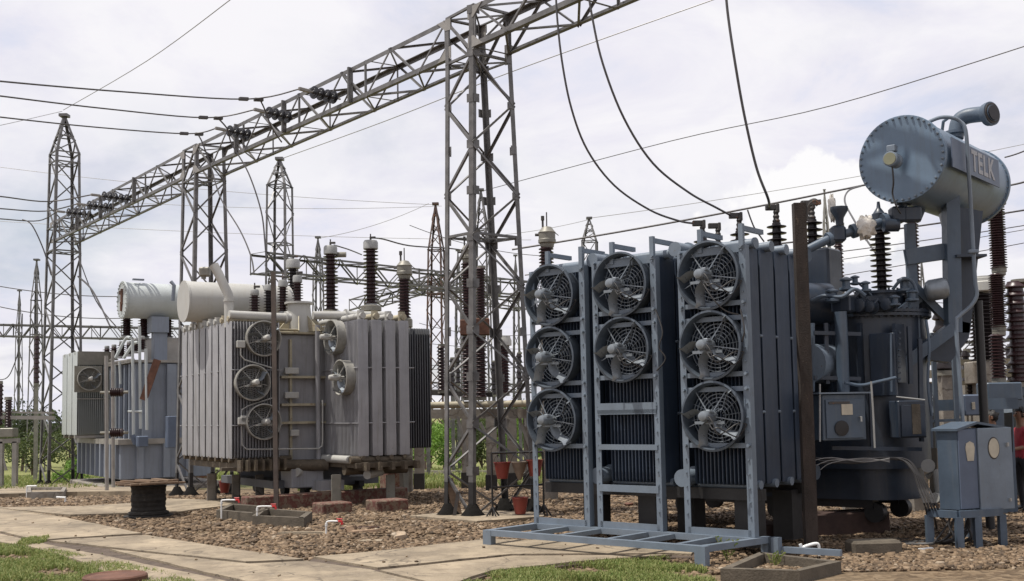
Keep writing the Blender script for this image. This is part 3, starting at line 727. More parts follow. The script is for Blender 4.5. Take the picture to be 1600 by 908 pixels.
# HV bushings
HB=[(1376,TT),(1271,TT-.1),(1215,TT-.1),(1157,TT-.2),(1099,TT-.2),(1123,TT+.5)]
tops=[]
for i,(px,t) in enumerate(HB):
    b=H(px,400,L1(0,t,0),v); b.z=3.40; r=.150; hh=.93
    if i==5: r=.09
    if i: hh=P(px,(0,316,322,335,347,351)[i],b.y).z-.26-b.z
    if i: MB().lathe([(.2,3.1),(.2,3.36),(.24,3.36),(.24,3.40)],V((b.x,b.y,0)),Z,20).build('bushing_turret','blue_tank',T1)
    bb_=MB(); bb_.lathe(discs(r,hh,12 if i!=5 else 14,r*.42),b,Z,26); B=bb_.build('bushing','porcelain_dark',T1)
    c=MB(); top=b+Z*hh
    if i==0: c.lathe([(.10,0),(.10,.24),(.085,.25),(.03,.33),(.02,.42)],top,Z,18); c.build('cap','blue_tank',B)
    else:
        c.lathe([(.05,0),(.06,.03),(.04,.06),(.05,.1),(.035,.13),(.045,.17),(.03,.2),(.03,.26)],top,Z,14)
        c.box(top+Z*.24+V((-.06,0,0)),.20,.07,.09,None,.01); c.box(top+Z*.22+V((.02,0,0)),.05,.12,.14,None,.01); c.build('terminal','steel_dark',B)
    tops.append(top+Z*.24)
    MB().lathe([(.16,-.03),(.16,.0),(.1,.01)],b,Z,18).build('flange','metal_cap',B)
# cooler banks : 3 banks x 4 radiators
mt=random.Random(2)
for s0,s1 in((-.0,.84),(1.24,2.16),(2.44,3.28)):
    np_=int((s1-s0)/.055)
    for k in range(4):
        t0=.12+k*.405
        mb=MB(); plate_stack(mb,L1(s0,t0,0),v,u,.355,np_,.055,.86+(.0),3.80,.03,5)
        r=mb.build('radiator','blue_fin_shaded',T1)
        h=MB(); h.tube([L1(s0-.06,t0+.18,3.84),L1(s1,t0+.18,3.84)],.062,14); h.tube([L1(s0-.03,t0+.18,.86),L1(s1,t0+.18,.86)],.055,14); 
        h.lathe([(.072,-.075),(.072,-.045)],L1(s0,t0+.18,3.84),u,14)
        h.each('header_pipe','blue_paint_light',r)
        d=MB()
        for z in (1.75,2.7): d.tube([L1(s0+.02,t0+.345,z),L1(s0+.02,t0+.42,z)],.02,8)
        d.build('tie_rod','blue_paint_light',r)
for s0 in(.97,2.30):
    for z,rr in((3.86,.095),(.93,.11)):
        m_=MB(); m_.lathe([(rr,0),(rr*1.0,.02),(rr,.3),(rr*1.25,.3),(rr*1.25,.34),(rr,.34),(rr,2.6)],L1(s0,-.02+.1,z),v,22); m_.build('main_header','blue_paint_light',T1)
m_=MB(); m_.tube([L1(.0,1.9,3.86),L1(3.3,1.9,3.86)],.1,16); m_.tube([L1(0,1.9,.93),L1(3.3,1.9,.93)],.1,16)
m_.build('main_header','blue_paint',T1)
# radiator support skid
m_=MB()
for t in(.3,1.6): m_.box(L1(1.64,t,.74),3.4,.12,.14,AX1)
for s,t in((.25,.5),(.25,1.5),(1.6,1.3),(1.7,.5),(3.0,1.0)): m_.box(L1(s,t,.4),.28,.28,.64,AX1)
m_.each('radiator_support','black_paint',T1,smooth=False)
m_=MB(); 
for t in(TT-.45,TT+.45): m_.box(L1(1.5,t,.44),3.6,.2,.12,AX1)
for s in(-.3,1.2,2.8):
    for t in(TT-.45,TT+.45): m_.tube([L1(s,t-.07,.32),L1(s,t+.07,.32)],.14,16)
m_.build('wheel_carriage','black_paint',T1)
# conservator
cf=P(1408,248,14.5); RC=.588; CL=2.75
cons=MB(); cons.lathe([(RC*.965,.03),(RC*.965,CL-.03)],cf,v,48,False); CO=cons.build('conservator','drum_blue',T1)
for z0,m2 in((0,'drum_blue'),(CL-.06,'drum_blue')):
    m_=MB(); m_.lathe([(RC,z0),(RC+.005,z0+.005),(RC+.005,z0+.028),(RC*.93,z0+.03),(RC*.93,z0+.034),(RC+.005,z0+.036),(RC+.005,z0+.062),(RC*.9,z0+.064)],cf,v,56); m_.build('end_plate',m2,CO)
a_,b_=frame(v)
m_=MB()
for z0 in(-.02,CL-.09):
    for k in range(40):
        t=2*math.pi*k/40; q=cf+(a_*math.cos(t)+b_*math.sin(t))*(RC*.955); m_.lathe([(.011,z0-.012),(.017,z0-.005),(.017,z0+.02)],q,v,6)
m_.each('bolt','blue_paint_light',CO)
# oil gauge on the end
gp=P(1400,252,14.46)-v*.02
m_=MB(); m_.lathe([(.1,0),(.1,-.05),(.085,-.06),(.085,-.15),(.10,-.15),(.10,-.21),(.085,-.215)],gp+v*.02,v,28); m_.box(gp-v*.10+Z*.15,.12,.1,.09,AX1,.01); gg=m_.build('oil_gauge','blue_paint_light',CO)
MB().lathe([(.082,0),(.082,.012)],gp-v*.206,v,24).build('dial','dial',gg)
m_=MB(); m_.tube(smooth_path([gp-v*.12-Z*.1,gp-v*.1-Z*.3,gp-v*.05-Z*.45+u*.04,gp-v*.04-Z*.62,gp+v*.1-Z*.7]),.012,6); m_.build('gauge_cable','cable',CO)
# manufacturer plate
sg=cf-u*(RC+.012)
pl=[H(1484,222,sg,u),H(1557,251,sg,u),H(1557,283,sg,u),H(1486,265,sg,u)]
tmin=min((p-sg).dot(v) for p in pl); tmax=max((p-sg).dot(v) for p in pl); zc=sum(p.z for p in pl)/4
print('plate',tmin,tmax,[p.z for p in pl])
plw=tmax-tmin; plc=sg+v*(tmin+tmax)/2; plc.z=zc; plh=.40
m_=MB(); m_.box(plc-u*.02,.015,plw,plh,AX1); m_.box(plc+u*.06-v*plw*.35,.14,.05,.1,AX1); m_.box(plc+u*.06+v*plw*.35,.14,.05,.1,AX1); SP=m_.build('name_plate','sign_blue',CO,smooth=False)
def text(body,size,mtl,parent,loc,X,Y,ext=.004,sx=1,off=0):
    c=bpy.data.curves.new('lettering','FONT'); c.body=body; c.size=size; c.extrude=ext; c.align_x='CENTER'; c.align_y='CENTER'; c.offset=off; c.space_character=1.12
    o=bpy.data.objects.new('lettering_curve',c); S.collection.objects.link(o); bpy.context.view_layer.update()
    me=bpy.data.meshes.new_from_object(o.evaluated_get(bpy.context.evaluated_depsgraph_get())); bpy.data.objects.remove(o); me.name='lettering'
    me.materials.clear(); me.materials.append(M[mtl]); o=bpy.data.objects.new('lettering',me); S.collection.objects.link(o); o.parent=parent
    r=parent
    while r.parent: r=r.parent
    Zn=X.cross(Y); o.matrix_local=Matrix.Translation(loc-V(r.location))@(Matrix((X,Y,Zn)).transposed().to_4x4())@Matrix.Diagonal((sx,1,1,1)); return o
text('TELK',.40,'letter_grey',SP,plc-u*.031+v*plw*.13,v,Z,.003,.98,.012)
# explosion vent
m_=MB(); pv=[P(1493,216,15.9),P(1497,193,15.9),P(1507,183,15.85),P(1528,179,15.7),P(1547,178,15.5)]
m_.tube(smooth_path(pv,6),.115,18); m_.lathe([(.16,-.04),(.16,.0)],pv[0]+Z*.10,Z,20)
e=pv[-1]; ed=V((.45,-.85,0.02)).normalized(); m_.lathe([(.115,-.06),(.165,-.06),(.165,-.02),(.175,-.02),(.175,.03),(.12,.035),(.12,.06)],e,ed,24); ve=m_.build('relief_vent','blue_paint',CO)
MB().lathe([(.15,.0),(.15,.04)],e+ed*.005,ed,24).build('vent_flange','steel_dark',ve); MB().lathe([(.11,0),(.11,.03)],e+ed*.045,ed,24).build('vent_membrane','porcelain_dark',ve)
# breather pipe over the drum
m_=MB(); m_.tube(smooth_path([P(1448,192,14.6),P(1468,184,14.55),P(1487,184,14.5),P(1500,190,14.5),P(1509,205,14.48),P(1513,260,14.5),P(1518,340,14.6),P(1521,395,14.6)],5),.026,10); m_.tube([P(1472,206,14.9),P(1474,190,14.8),P(1482,184,14.6)],.022,8)
m_.tube(smooth_path([P(1521,395,14.6),P(1524,440,14.6),P(1526,462,14.6),P(1517,478,14.6),P(1499,494,14.6),P(1494,505,14.6),P(1497,560,14.6),P(1503,640,14.6),P(1507,700,14.6),V((P(1510,800,14.6).x,14.6,.02))],5),.026,10)
m_.box(P(1521,393,14.55),.14,.05,.05,None,.01); m_.build('breather_pipe','blue_paint_light',T1)
# conservator support
YS=15.25
def pb(mb,a,b,w,Y=YS,h=None): mb.bar(P(a[0],a[1],Y),P(b[0],b[1],Y),w,h or w,V((0,-1,0)))
m_=MB(); pb(m_,(1421,350),(1436,680),.12); pb(m_,(1485,300),(1489,520),.19,15.15); pb(m_,(1415,402),(1485,392),.22,15.2,.1); pb(m_,(1428,448),(1484,504),.11); pb(m_,(1489,512),(1372,598),.16,15.1); pb(m_,(1452,452),(1380,508),.13,15.3)
pb(m_,(1438,326),(1430,345),.12)
m_.build('support_frame','blue_paint',T1,smooth=False)
m_=MB()
f=[P(1470,318,15.3),P(1536,330,15.3),P(1516,520,15.3),P(1493,520,15.3),P(1486,380,15.3)]; m_.prism(f,V((.1,.40,0)))
m_.prism([P(1494,500,15.3),P(1516,505,15.3),P(1514,528,15.3),P(1485,566,15.3),P(1452,562,15.3),P(1448,545,15.3)],V((.12,.42,0)))
m_.prism([P(1449,545,15.6),P(1480,520,15.4),P(1480,560,15.4),P(1450,562,15.6)],V((.1,.4,0)))
m_.box(P(1507,403,15.25),.42,.5,.035,None); m_.build('support_column','blue_tank',T1,smooth=False)
# conservator feed pipe with relay and valves
m_=MB(); q=[P(1262,390,14.75),P(1300,372,14.75),P(1345,358,14.8),P(1390,342,14.85),P(1408,330,14.85),P(1412,312,14.85)]
m_.tube(smooth_path(q,5),.06,14)
for px,py in((1296,374),(1334,361),(1383,344)): m_.lathe([(.1,-.03),(.1,.03)],P(px,py,14.77),(q[2]-q[1]),14)
FP=m_.build('feed_pipe','blue_paint',T1)
m_=MB(); m_.box(P(1309,366,14.75),.2,.16,.22,None,.03); m_.lathe([(.05,0),(.06,.1),(.12,.2),(.12,.25)],P(1312,352,14.75),Z,12); m_.box(P(1402,336,14.8),.2,.2,.22,None,.03); m_.box(P(1424,335,14.8),.24,.16,.2,None,.02); m_.lathe([(.07,-.1),(.09,-.1),(.09,.1),(.07,.1)],P(1392,352,14.7),V((1,0,0)),12)
for k in range(5): m_.lathe([(.03,0),(.03,.06)],P(1395+k*9,318+k%2*3,14.8),Z,6)
m_.each('gas_relay','blue_tank',FP)
# control boxes
def ctl(cx,cy,Y,w,h,d,name,m='blue_paint',window=False,stain=False):
    c=P(cx,cy,Y); mb=MB(); X=V((.97,.24,0)); Yd=V((-.24,.97,0)); AX=(X,Yd,Z); mb.box(c+Yd*d/2,w,d,h,AX,.012); b=mb.build(name,m,T1)
    mb=MB(); mb.box(c-Yd*.012-Z*.02,w*.86,.02,h*.84,AX,.006); dr=mb.build('door','blue_tank' if not window else 'blue_paint',b)
    if window:
        MB().lathe([(.10,-.02),(.10,.0)],c-Yd*.02-X*.06-Z*.14,Yd,24).build('window','glass_dark',dr); MB().box(c-Yd*.028+Z*.1+X*.03,.16,.006,.14,AX).build('notice','label_cream',dr); MB().box(c-Yd*.03+Z*.19-X*.08,.30,.006,.03,AX).build('name_strip','steel_dark',dr); MB().tube([c-Yd*.02+X*w*.33+Z*.0,c-Yd*.07+X*w*.33+Z*.0,c-Yd*.07+X*w*.33-Z*.06],.012,8).build('handle','metal_cap',dr)
        MB().box(c+Yd*d/2+Z*(h/2+.015),w+.12,d+.1,.02,AX).build('rain_hood','blue_paint_light',b)
    if stain: MB().box(c-Yd*.026+X*.04,.13,.003,h*.8,AX).build('faded_strip','concrete_dark',dr)
    return b
ctl(1319,652,14.2,.63,.60,.34,'control_box',window=True); ctl(1426,655,14.6,.42,.50,.22,'control_box','blue_tank',stain=True)
m_=MB(); m_.tube([P(1281,600,14.1),P(1281,690,14.1)],.012,6); m_.tube([P(1361,596,14.1),P(1364,640,14.1),P(1367,700,14.1)],.013,6); m_.tube([P(1400,620,14.5),P(1445,625,14.5)],.012,6); m_.each('conduit','metal_cap',T1)
m_=MB()
for k in range(5):
    x0=1300+k*2; m_.tube(smooth_path([P(1275+k*4,716+k%3*4,14.3),P(1330,718+k%4*2,14.25),P(1400+k*3,716+k%3,14.3),P(1425+k*3,735+k*2,14.2),P(1436+k*4,765,14.1),P(1448+k*5,800,14),G(1446+k*9,812+k%3*8)],5),.014,6)
m_.each('control_cable','cable',T1)
m_=MB()
for k in range(3): m_.tube(smooth_path([P(1270+k*6,720+k*7,14.2),P(1300,715+k*4,14.2),P(1350,722-k*3,14.2),P(1390,716+k*3,14.2)],4),.006,6)
m_.each('loose_cable','cable_pale',T1)
# drum tank items hanging under: drain valve
m_=MB(); m_.lathe([(.05,0),(.09,0),(.09,.03),(.05,.04),(.05,.22)],P(1450,728,14.7),V((.4,.9,0)),14); m_.tube([P(1449,745,14.8),P(1461,735,14.7),P(1466,770,14.7)],.04,8); m_.each('drain_valve','metal_cap',T1)
m_=MB(); m_.tube([P(1460,778,14.6),P(1500,780,15.4)],.07,12); m_.build('drain_pipe','pale_paint',T1)
# silver breather on the frame
m_=MB(); m_.lathe([(.04,-.17),(.12,-.15),(.15,-.1),(.15,.08),(.12,.13),(.05,.15)],P(1465,452,15.0),V((1,-.3,.15)),16); m_.build('silica_breather','fan_steel',T1)
# dark post behind strut
m_=MB(); m_.tube([P(1528,470,15.6),P(1538,660,15.6),V((P(1546,790,15.6).x,15.6,0))],.062,12); m_.build('drain_post','black_paint',T1)
# plastic bag tied on the feed pipe
def blob(c,r,seed,n=14):
    rng=random.Random(seed); vs=[];fs=[]
    for i in range(n+1):
        for j in range(n):
            th=math.pi*i/n; ph=2*math.pi*j/n; d=V((math.sin(th)*math.cos(ph),math.sin(th)*math.sin(ph),math.cos(th))); q=1+.28*math.sin(5*ph+3*th+seed)*math.sin(4*th)+rng.uniform(-.14,.14); vs.append(c+V((d.x*r[0],d.y*r[1],d.z*r[2]))*q)
    for i in range(n):
        for j in range(n): fs.append((i*n+j,i*n+(j+1)%n,(i+1)*n+(j+1)%n,(i+1)*n+j))
    return MB().add(vs,fs)
o=blob(P(1352,356,14.7),(.13,.12,.145),2).build('plastic_bag','plastic_bag',at=P(1352,356,14.7),deg=70); tag(o,'crumpled whitish plastic bag wrapped round the feed pipe','plastic bag')
o=blob(P(1300,325,14.9),(.05,.05,.17),5).build('plastic_bag','plastic_bag',at=P(1300,325,14.9),deg=70); tag(o,'torn strip of plastic caught beside the brown post top','plastic bag')
# ================================================================ fan stand
FS=thing('fan_stand','light blue steel stand of three tall frames carrying eight round fans','fan stand',L1(1.6,-.5,0))
def rail(mb,a,b,w=.09,h=.075): mb.bar(L1(*a),L1(*b),w,h,Z)
m_=MB(); zr=.215
rail(m_,(.0,-.98,zr),(3.32,-.98,zr)); rail(m_,(-.05,.0,zr),(3.4,.0,zr)); rail(m_,(.06,-.93,zr),(-.13,.22,zr)); rail(m_,(3.32,-.93,zr),(3.32,-.05,zr))
for s in(.45,1.05,1.45,2.2,2.75): rail(m_,(s,-.93,zr-.004),(s,-.05,zr-.004),.07,.06)
for s,t in((.06,-.98),(3.32,-.98),(3.32,.02),(-.13,.22),(-.22,.22)):
    p=L1(s,t,0); m_.box(p+Z*.125,.14,.10,.25,AX1)
rail(m_,(-.2,.27,.1),(-1.0,.35,.1),.07,.07); m_.build('base_frame','blue_paint_light',FS,smooth=False)
fm1=fan_meshes(.415,'a','fan_dark','fan_cage','fan_steel','fan_blade')
FR=[((-.04,.84),((.40,3.45),(.40,2.58),(.40,1.71)),0),((1.26,2.2),((1.74,3.46),(1.73,2.60)),1),((2.42,3.31),((2.94,3.42),(2.95,2.55),(2.94,1.69)),2)]
for (s0,s1),fans,idx in FR:
    m_=MB(); t=.0
    for s in(s0,s1):
        m_.box(L1(s,t,(.255+3.79)/2),.085,.012,3.535,AX1); m_.box(L1(s+(.04 if s==s1 else -.04),t+.045,(.255+3.79)/2),.01,.1,3.535,AX1)
        for k in range(20): m_.lathe([(.012,-.022),(.012,0)],L1(s,t,.5+k*.17),v,6)
    m_.box(L1((s0+s1)/2,t+.004,3.75),s1-s0,.02,.085,AX1); m_.box(L1((s0+s1)/2,t+.004,.295),s1-s0,.02,.085,AX1)
    for f in fans:
        for dz in(-.36,.33): m_.box(L1((s0+s1)/2,t+.02,f[1]+dz),s1-s0,.03,.06,AX1)
        for dz in(-.36,.33):
            for s in(s0,s1): m_.lathe([(.02,-.05),(.02,0)],L1(s-.01,t,f[1]+dz),v,8)
    if idx==1:
        for z,h in((1.83,.14),(1.78,.06),(1.32,.07),(.78,.09)): m_.box(L1((s0+s1)/2,t-.003,z),s1-s0,.03,h,AX1)
    for s in(s0+.0,s1-.3):
        m_.box(L1(s+.0,t,3.9),.06,.05,.3,AX1); m_.box(L1(s,t+.27,4.0),.05,.5,.06,AX1)
    m_.build('frame','blue_paint_light',FS,smooth=False)
rngf=random.Random(4)
for (s0,s1),fans,idx in FR:
    for s,z in fans: put_fan(fm1,FS,L1(s,-.06,z),-u,-v,rngf.uniform(-.28,.22))
m_=MB()
for s,z in ((.40,3.45),(.40,2.58),(.40,1.71),(1.74,3.46),(1.73,2.6),(2.94,3.42)):
    for k in range(2): m_.tube(smooth_path([L1(s,-.25,z+.05),L1(s-.12,-.30,z-.05-k*.1),L1(s-.2,-.28,z-.22+k*.08),L1(s-.34,-.1,z-.1-.15*k),L1(s-.44,-.03,z-.1)],5),.008,5)
m_.tube(smooth_path([L1(.4,-.28,3.4),L1(.2,-.3,3.12),L1(.1,-.2,2.98),L1(-.02,-.1,2.93)],5),.009,5)
m_.tube(smooth_path([L1(-.02,-.05,3.0),L1(-.08,-.08,2.75),L1(-.03,-.06,2.6),L1(1.2,-.06,2.9),L1(1.15,-.1,2.5),L1(1.22,-.06,2.2)][:3],5),.01,5)
m_.tube(smooth_path([L1(1.22,-.03,3.1),L1(1.10,-.06,2.8),L1(1.16,-.06,2.6),L1(1.08,-.04,2.45),L1(1.22,-.04,2.3)],5),.01,5)
m_.each('fan_cable','cable',FS)
# ================================================================ droppers to the blue transformer
gd='three thick droppers to the blue transformer'
print('tops',[(round(p.x,2),round(p.y,2),round(p.z,2)) for p in tops])
wire('left thick dropper curving from the beam down to the blue transformer',[(868,-40,16.6),(870,20,16.6),(878,95,16.6),(893,170,16.7),(918,235,16.9),(960,290,17.1),(1015,328,17.3),(1060,345,17.4),tops[4]-V((.14,0,0))],.018,grp=gd)
wire('middle thick dropper curving from the beam down to the blue transformer',[(915,-40,15.9),(925,25,15.9),(942,100,15.9),(975,185,16),(1020,255,16.2),(1075,300,16.4),(1120,325,16.5),tops[3]-V((.12,0,0))],.018,grp=gd)
wire('right thick dropper hanging from above to the blue transformer bushing',[(1132,-40,15.4),(1137,20,15.4),(1148,95,15.4),(1163,180,15.5),(1182,262,15.6),(1200,310,15.7),tops[2]-V((.1,0,0))],.02,grp=gd)
gt='thin guard wires in the sky'
wire('thin guard wire rising from the pointed left tower to the top edge',[(99,172,38),(230,95,30),(370,-8,24)],.011,'wire_pale',grp=gt)
wire('thin guard wire leaving the pointed left tower to the left',[(-40,202,32),(0,196,33),(97,174,38)],.011,'wire_pale',grp=gt)
wire('thin long wire crossing behind the near tower from the top edge',[(1125,-4,40),(800,112,45),(600,190,52),(440,248,60)],.02,'wire_pale',grp=gt)
wire('thin long wire from right edge down to the near tower',[(1640,60,30),(1300,165,36),(1050,220,42),(752,299,52)],.016,'wire',grp=gt)
for a,b,Y,nm,r,m2 in(((-40,256),(681,320),50,'faint level wire across the left sky',.012,'wire_pale'),((-40,343),(830,375),60,'faint wire below the long beam',.014,'wire_pale'),((185,315),(690,322),58,'faint wire touching the rusty tower top',.013,'wire_pale'),
  ((-40,440),(240,462),45,'wire passing in front of the far low beam, upper',.02,'wire'),((-40,470),(200,497),45,'wire passing in front of the far low beam, lower',.02,'wire'),
  ((500,372),(670,318),60,'faint wire from the small distant tower up to the rusty tower',.016,'wire_pale'),((690,372),(921,343),56,'faint wire from the rusty tower to the tower above the middle frame',.014,'wire_pale'),((921,341),(1640,217),56,'faint wire from the tower above the middle frame to the right edge',.016,'wire_pale'),((560,520),(860,545),50,'thin sagging wire low behind the near tower, upper',.014,'wire'),((600,560),(840,572),50,'thin sagging wire low behind the near tower, lower',.014,'wire'),((640,352),(850,400),44,'thin wire crossing behind the near tower at mid height',.014,'wire')):
    wire(nm,[(a[0],a[1],Y),(b[0],b[1],Y+2)],r,m2,grp=gt,sag=.25)
gr='wires passing behind the riveted drum'
for a,b,Y,nm,r in(((800,390),(1352,289),24,'thick wire rising rightward to the drum, behind the cooling frames',.022),((1570,246),(1640,215),24,'wire leaving the drum at the right edge, upper',.016),((1560,292),(1640,270),24,'wire leaving the drum at right edge, lower',.022),((1180,385),(1640,322),26,'wire crossing under the drum to the right edge',.022),((1190,408),(1640,346),30,'thin wire under the drum, second from top',.014),((820,430),(1110,385),28,'wire passing behind the middle cooling frame top',.016),((1180,452),(1640,372),34,'thin wire behind the drum column',.014),((1180,425),(1640,352),36,'faint wire behind the feed pipe',.012)):
    wire(nm,[(a[0],a[1],Y),(b[0],b[1],Y-1)],r,grp=gr,sag=.05)
wire('looped jumper hanging left of the drum',[(1345,291,22),(1326,298,21),(1320,315,20),(1335,345,18),(1352,372,17),(1368,395,16)],.017)
wire('short tie wire between two blue transformer bushings',[(1168,328,16.6),(1174,345,16.6),(1180,358,16.6),(1194,378,16.6)],.012)
# ================================================================ grey transformer (middle)
a2=V((-.552,.834,0)).normalized(); b2_=V((.834,.552,0)); b2_=(b2_-a2*b2_.dot(a2)).normalized(); O2=V((-5.56,21.5,0)); SB=-1.385; TB=2.09; AX2=(b2_,a2,Z)
def L2(s,t,z): return O2+a2*s+b2_*t+Z*z
T2=thing('power_transformer','pale grey transformer in the middle with five round fans and oil drum behind','transformer',L2(1.5,2.0,0))
m_=MB(); m_.box(L2(2.3,2.3,(.75+3.52)/2),2.4,3.9,2.77,AX2,.03); tk2=m_.build('tank','grey_paint',T2)
m_=MB(); m_.box(L2(2.3,2.3,3.54),2.6,4.1,.05,AX2,.01); m_.box(L2(2.3,2.3,3.60),2.55,4.05,.04,AX2,.01); m_.build('lid_flange','cream_grime',T2)
m_=MB(); m_.prism([L2(.5,1.2,.78),L2(.5,3.0,.78),L2(.5,2.7,.45),L2(.5,1.5,.45)],a2*3.2); m_.box(L2(2,2.2,.42),2.4,3.2,.16,AX2); m_.build('under_base','grey_fin',T2)
m_=MB()
for k in range(7): m_.box(L2(.0,.12+.15*k,.86),.05,.5,.22,AX2)
for k in range(5): m_.box(L2(SB+.3,TB+.1+.28*k,.80),.07,1.0,.16,AX2)
m_.tube([L2(-.9,TB-.1,.72),L2(-.9,TB+1.3,.70)],.10,12); m_.tube([L2(.2,1.0,.82),L2(-.1,2.0,.8)],.12,12)
m_.each('under_pipework','oily_grime',T2)
m_=MB()
for z in(2.62,2.58-.9,2.05): m_.box(L2(.27,1.62,z),1.0,.14,.05,AX2)
for t in(1.35,): m_.box(L2(.30,t,2.1),.05,.08,2.6,AX2)
m_.build('tank_rib','cream_grime',tk2)
m_=MB()
for z,x0,x1,y0,y1 in((0,444,467,571,588),(0,444,467,613,622),(0,453,467,672,681)):
    a=H((x0+x1)/2,(y0+y1)/2,L2(.2,0,0),a2); m_.box(a,.30 if x0==444 else .19,.08,.13,AX2,.01)
m_.each('junction_box','pale_paint',T2)
m_=MB(); p0=H(496,508,L2(.1,0,0),a2); p1=H(498,731,L2(.1,0,0),a2); m_.tube([p0,p1],.052,14); 
m_.box(p1,.16,.12,.03,AX2)
m_.build('vertical_pipe','grey_paint',T2)
m_=MB(); q=[H(x,y,L2(.02,0,0),a2) for x,y in((504,625),(504,690),(503,697),(498,701),(400,702),(385,702),(378,695),(377,650),(378,640),(388,634),(425,622))]; m_.tube(q,.016,8); m_.tube([H(x,y,L2(-.05,0,0),a2) for x,y in((376,540),(376,555),(382,562),(428,576))],.016,8)
m_.each('conduit','pale_paint',T2)
m_=MB()
for x,y in((376,538),(378,658),(382,655)): m_.box(H(x,y,L2(-.04,0,0),a2),.17,.10,.14,AX2,.01)
m_.each('fan_box','pale_paint',T2)
# bank A : 8 radiators along a2, plates facing left and right
for k in range(8):
    mb=MB(); plate_stack(mb,L2(k*.42,0,0),a2,b2_,.345,17,.0615,1.0,3.72,.021,2)
    r=mb.build('radiator','grey_paint' ,T2)
    h=MB(); h.tube([L2(k*.42+.19,-.02,3.78),L2(k*.42+.19,1.3,3.78)],.055,12); MB().tube([L2(k*.42+.17,0,.97),L2(k*.42+.17,1.3,.97)],.05,12).build('bottom_header','oily_grime',r); h.tube([L2(k*.42+.19,.06,3.7),L2(k*.42+.19,.06,3.88)],.06,12); h.each('header_pipe','cream_grime' if k<2 else 'pale_paint',r)
    d=MB()
    for z in(1.65,2.75): d.tube([L2(k*.42-.012,-.01,z),L2(k*.42-.012,1.05,z)],.01,6) if k==0 else d.tube([L2(k*.42+.34,.0,z),L2(k*.42+.45,.0,z)],.012,6)
    d.build('tie_rod','grey_paint',r)
m_=MB(); m_.box(L2(.25,.55,3.70),1.0,.4,.03,AX2) ; m_=MB()
for k in range(7): m_.box(L2(.02,.1+.13*k,.88),.03,.05,.26,AX2)
m_.box(L2(.05,.6,.80),1.6,.12,.06,AX2); m_.box(L2(1.6,.6,.84),.9,3.2,.12,AX2); m_.build('radiator_support','oily_grime',T2,smooth=False)
# bank B
SB=-1.385; TB=2.09
for k in range(4):
    mb=MB(); plate_stack(mb,L2(SB,TB+k*.305,0),b2_,a2,.222,26,.064,1.0,3.71,.034,3)
    r=mb.build('radiator','grey_paint',T2)
    h=MB(); h.tube([L2(SB+.02,TB+k*.305+.125,3.79),L2(.7,TB+k*.305+.125,3.79)],.065,12); MB().tube([L2(SB+.0,TB+k*.305+.11,.96),L2(.7,TB+k*.305+.11,.96)],.05,12).build('bottom_header','oily_grime',r); h.tube([L2(SB+.13,TB+k*.305+.125,3.66),L2(SB+.13,TB+k*.305+.125,3.90)],.07,14)
    h.each('header_pipe','cream_grime' if k%2 else 'pale_paint',r)
    d=MB()
    for z in(1.65,2.75): d.tube([L2(SB+.02,TB+k*.305+.2,z),L2(SB+.02,TB+k*.305+.34,z)],.012,6)
    for z in(1.65,2.75):
        if k==0: d.tube([L2(SB,TB-.015,z),L2(.3,TB-.015,z)],.01,6)
    d.build('tie_rod','grey_paint',r)
m_=MB(); m_.tube([L2(-1.3,1.9,3.88),L2(-1.2,3.4,3.9)],.07,14) ; m_=MB()
m_.tube([L2(-.3,1.6,3.86),L2(-.45,3.25,3.9)],.085,14); m_.tube([L2(.15,-.0,3.86),L2(.15,1.3,3.84)],.085,14)
m_.lathe([(.13,-.02),(.13,.02)],L2(.15,1.2,3.84),b2_,14); m_.lathe([(.13,-.02),(.13,.02)],L2(-.38,2.3,3.88),b2_,14)
m_.tube([L2(-1.2,2.0,.93),L2(.2,2.0,.93)],.08,12); m_.each('main_header','pale_paint',T2)
m_=MB(); m_.tube([L2(SB+.1,TB-.15,.93),L2(SB+.1,TB+1.2,.9)],.07,12); m_.box(L2(SB+.7,TB+.6,.82),1.35,1.5,.10,AX2); m_.build('radiator_support','oily_grime',T2,smooth=False)
# bank C (right end)
for k in range(3):
    mb=MB(); plate_stack(mb,L2(.6+k*.42,3.62,0),a2,b2_,.375,20,.062,1.05,3.74,.035,2); mb.build('radiator','grey_fin',T2)
# centre pedestal, turrets
m_=MB(); c=H(467,455,L2(.55,0,0),a2); c.z=3.55; m_.lathe([(.30,0),(.24,.55),(.24,.62),(.3,.62),(.3,.66),(.1,.67)],c,Z,24); m_.build('turret','pale_paint',T2)
m_=MB()
for k in range(8): an=2*math.pi*k/8+.2; d=V((math.cos(an),math.sin(an),0)); m_.prism([c+d*.26+Z*.02,c+d*.62+Z*.02,c+d*.26+Z*.36],d.cross(Z)*.02)
for k in range(10): m_.box(L2(1.05,1.2+k*.2,3.66),.14,.05,.14,AX2)
m_.build('turret_gusset','cream_grime',T2,smooth=False)
# bushings
def bpx(T,px,ytop,ybase,Y,r,n,capr,caph,ptop=None,mm='porcelain_dark',**k):
    b=P(px,ybase,Y); t=P(px,ytop,Y); h=t.z-b.z-.06; return bushing(T,b,h,r,n,capr,caph,shape=mm,**k)
bpx(T2,517,398,490,23.6,.165,15,.15,.20,mm='porcelain'); bpx(T2,580,390,480,23.2,.165,15,.16,.20,mm='porcelain')
bpx(T2,398,462,505,22.8,.115,9,.09,.13,mm='porcelain'); bpx(T2,420,455,500,23.2,.11,9,.10,.14); bpx(T2,442,449,492,23.0,.115,9,.10,.16,mm='porcelain'); bpx(T2,465,442,486,22.8,.12,9,.10,.16,mm='porcelain'); bpx(T2,458,420,480,24.6,.13,12,.16,.22)
m_=MB()
for px,y0,y1,Y in((517,378,486,23.5),(580,392,478,23.2)): m_.lathe([(.22,0),(.22,.1),(.17,.12)],P(px,y1+8,Y),Z,18)
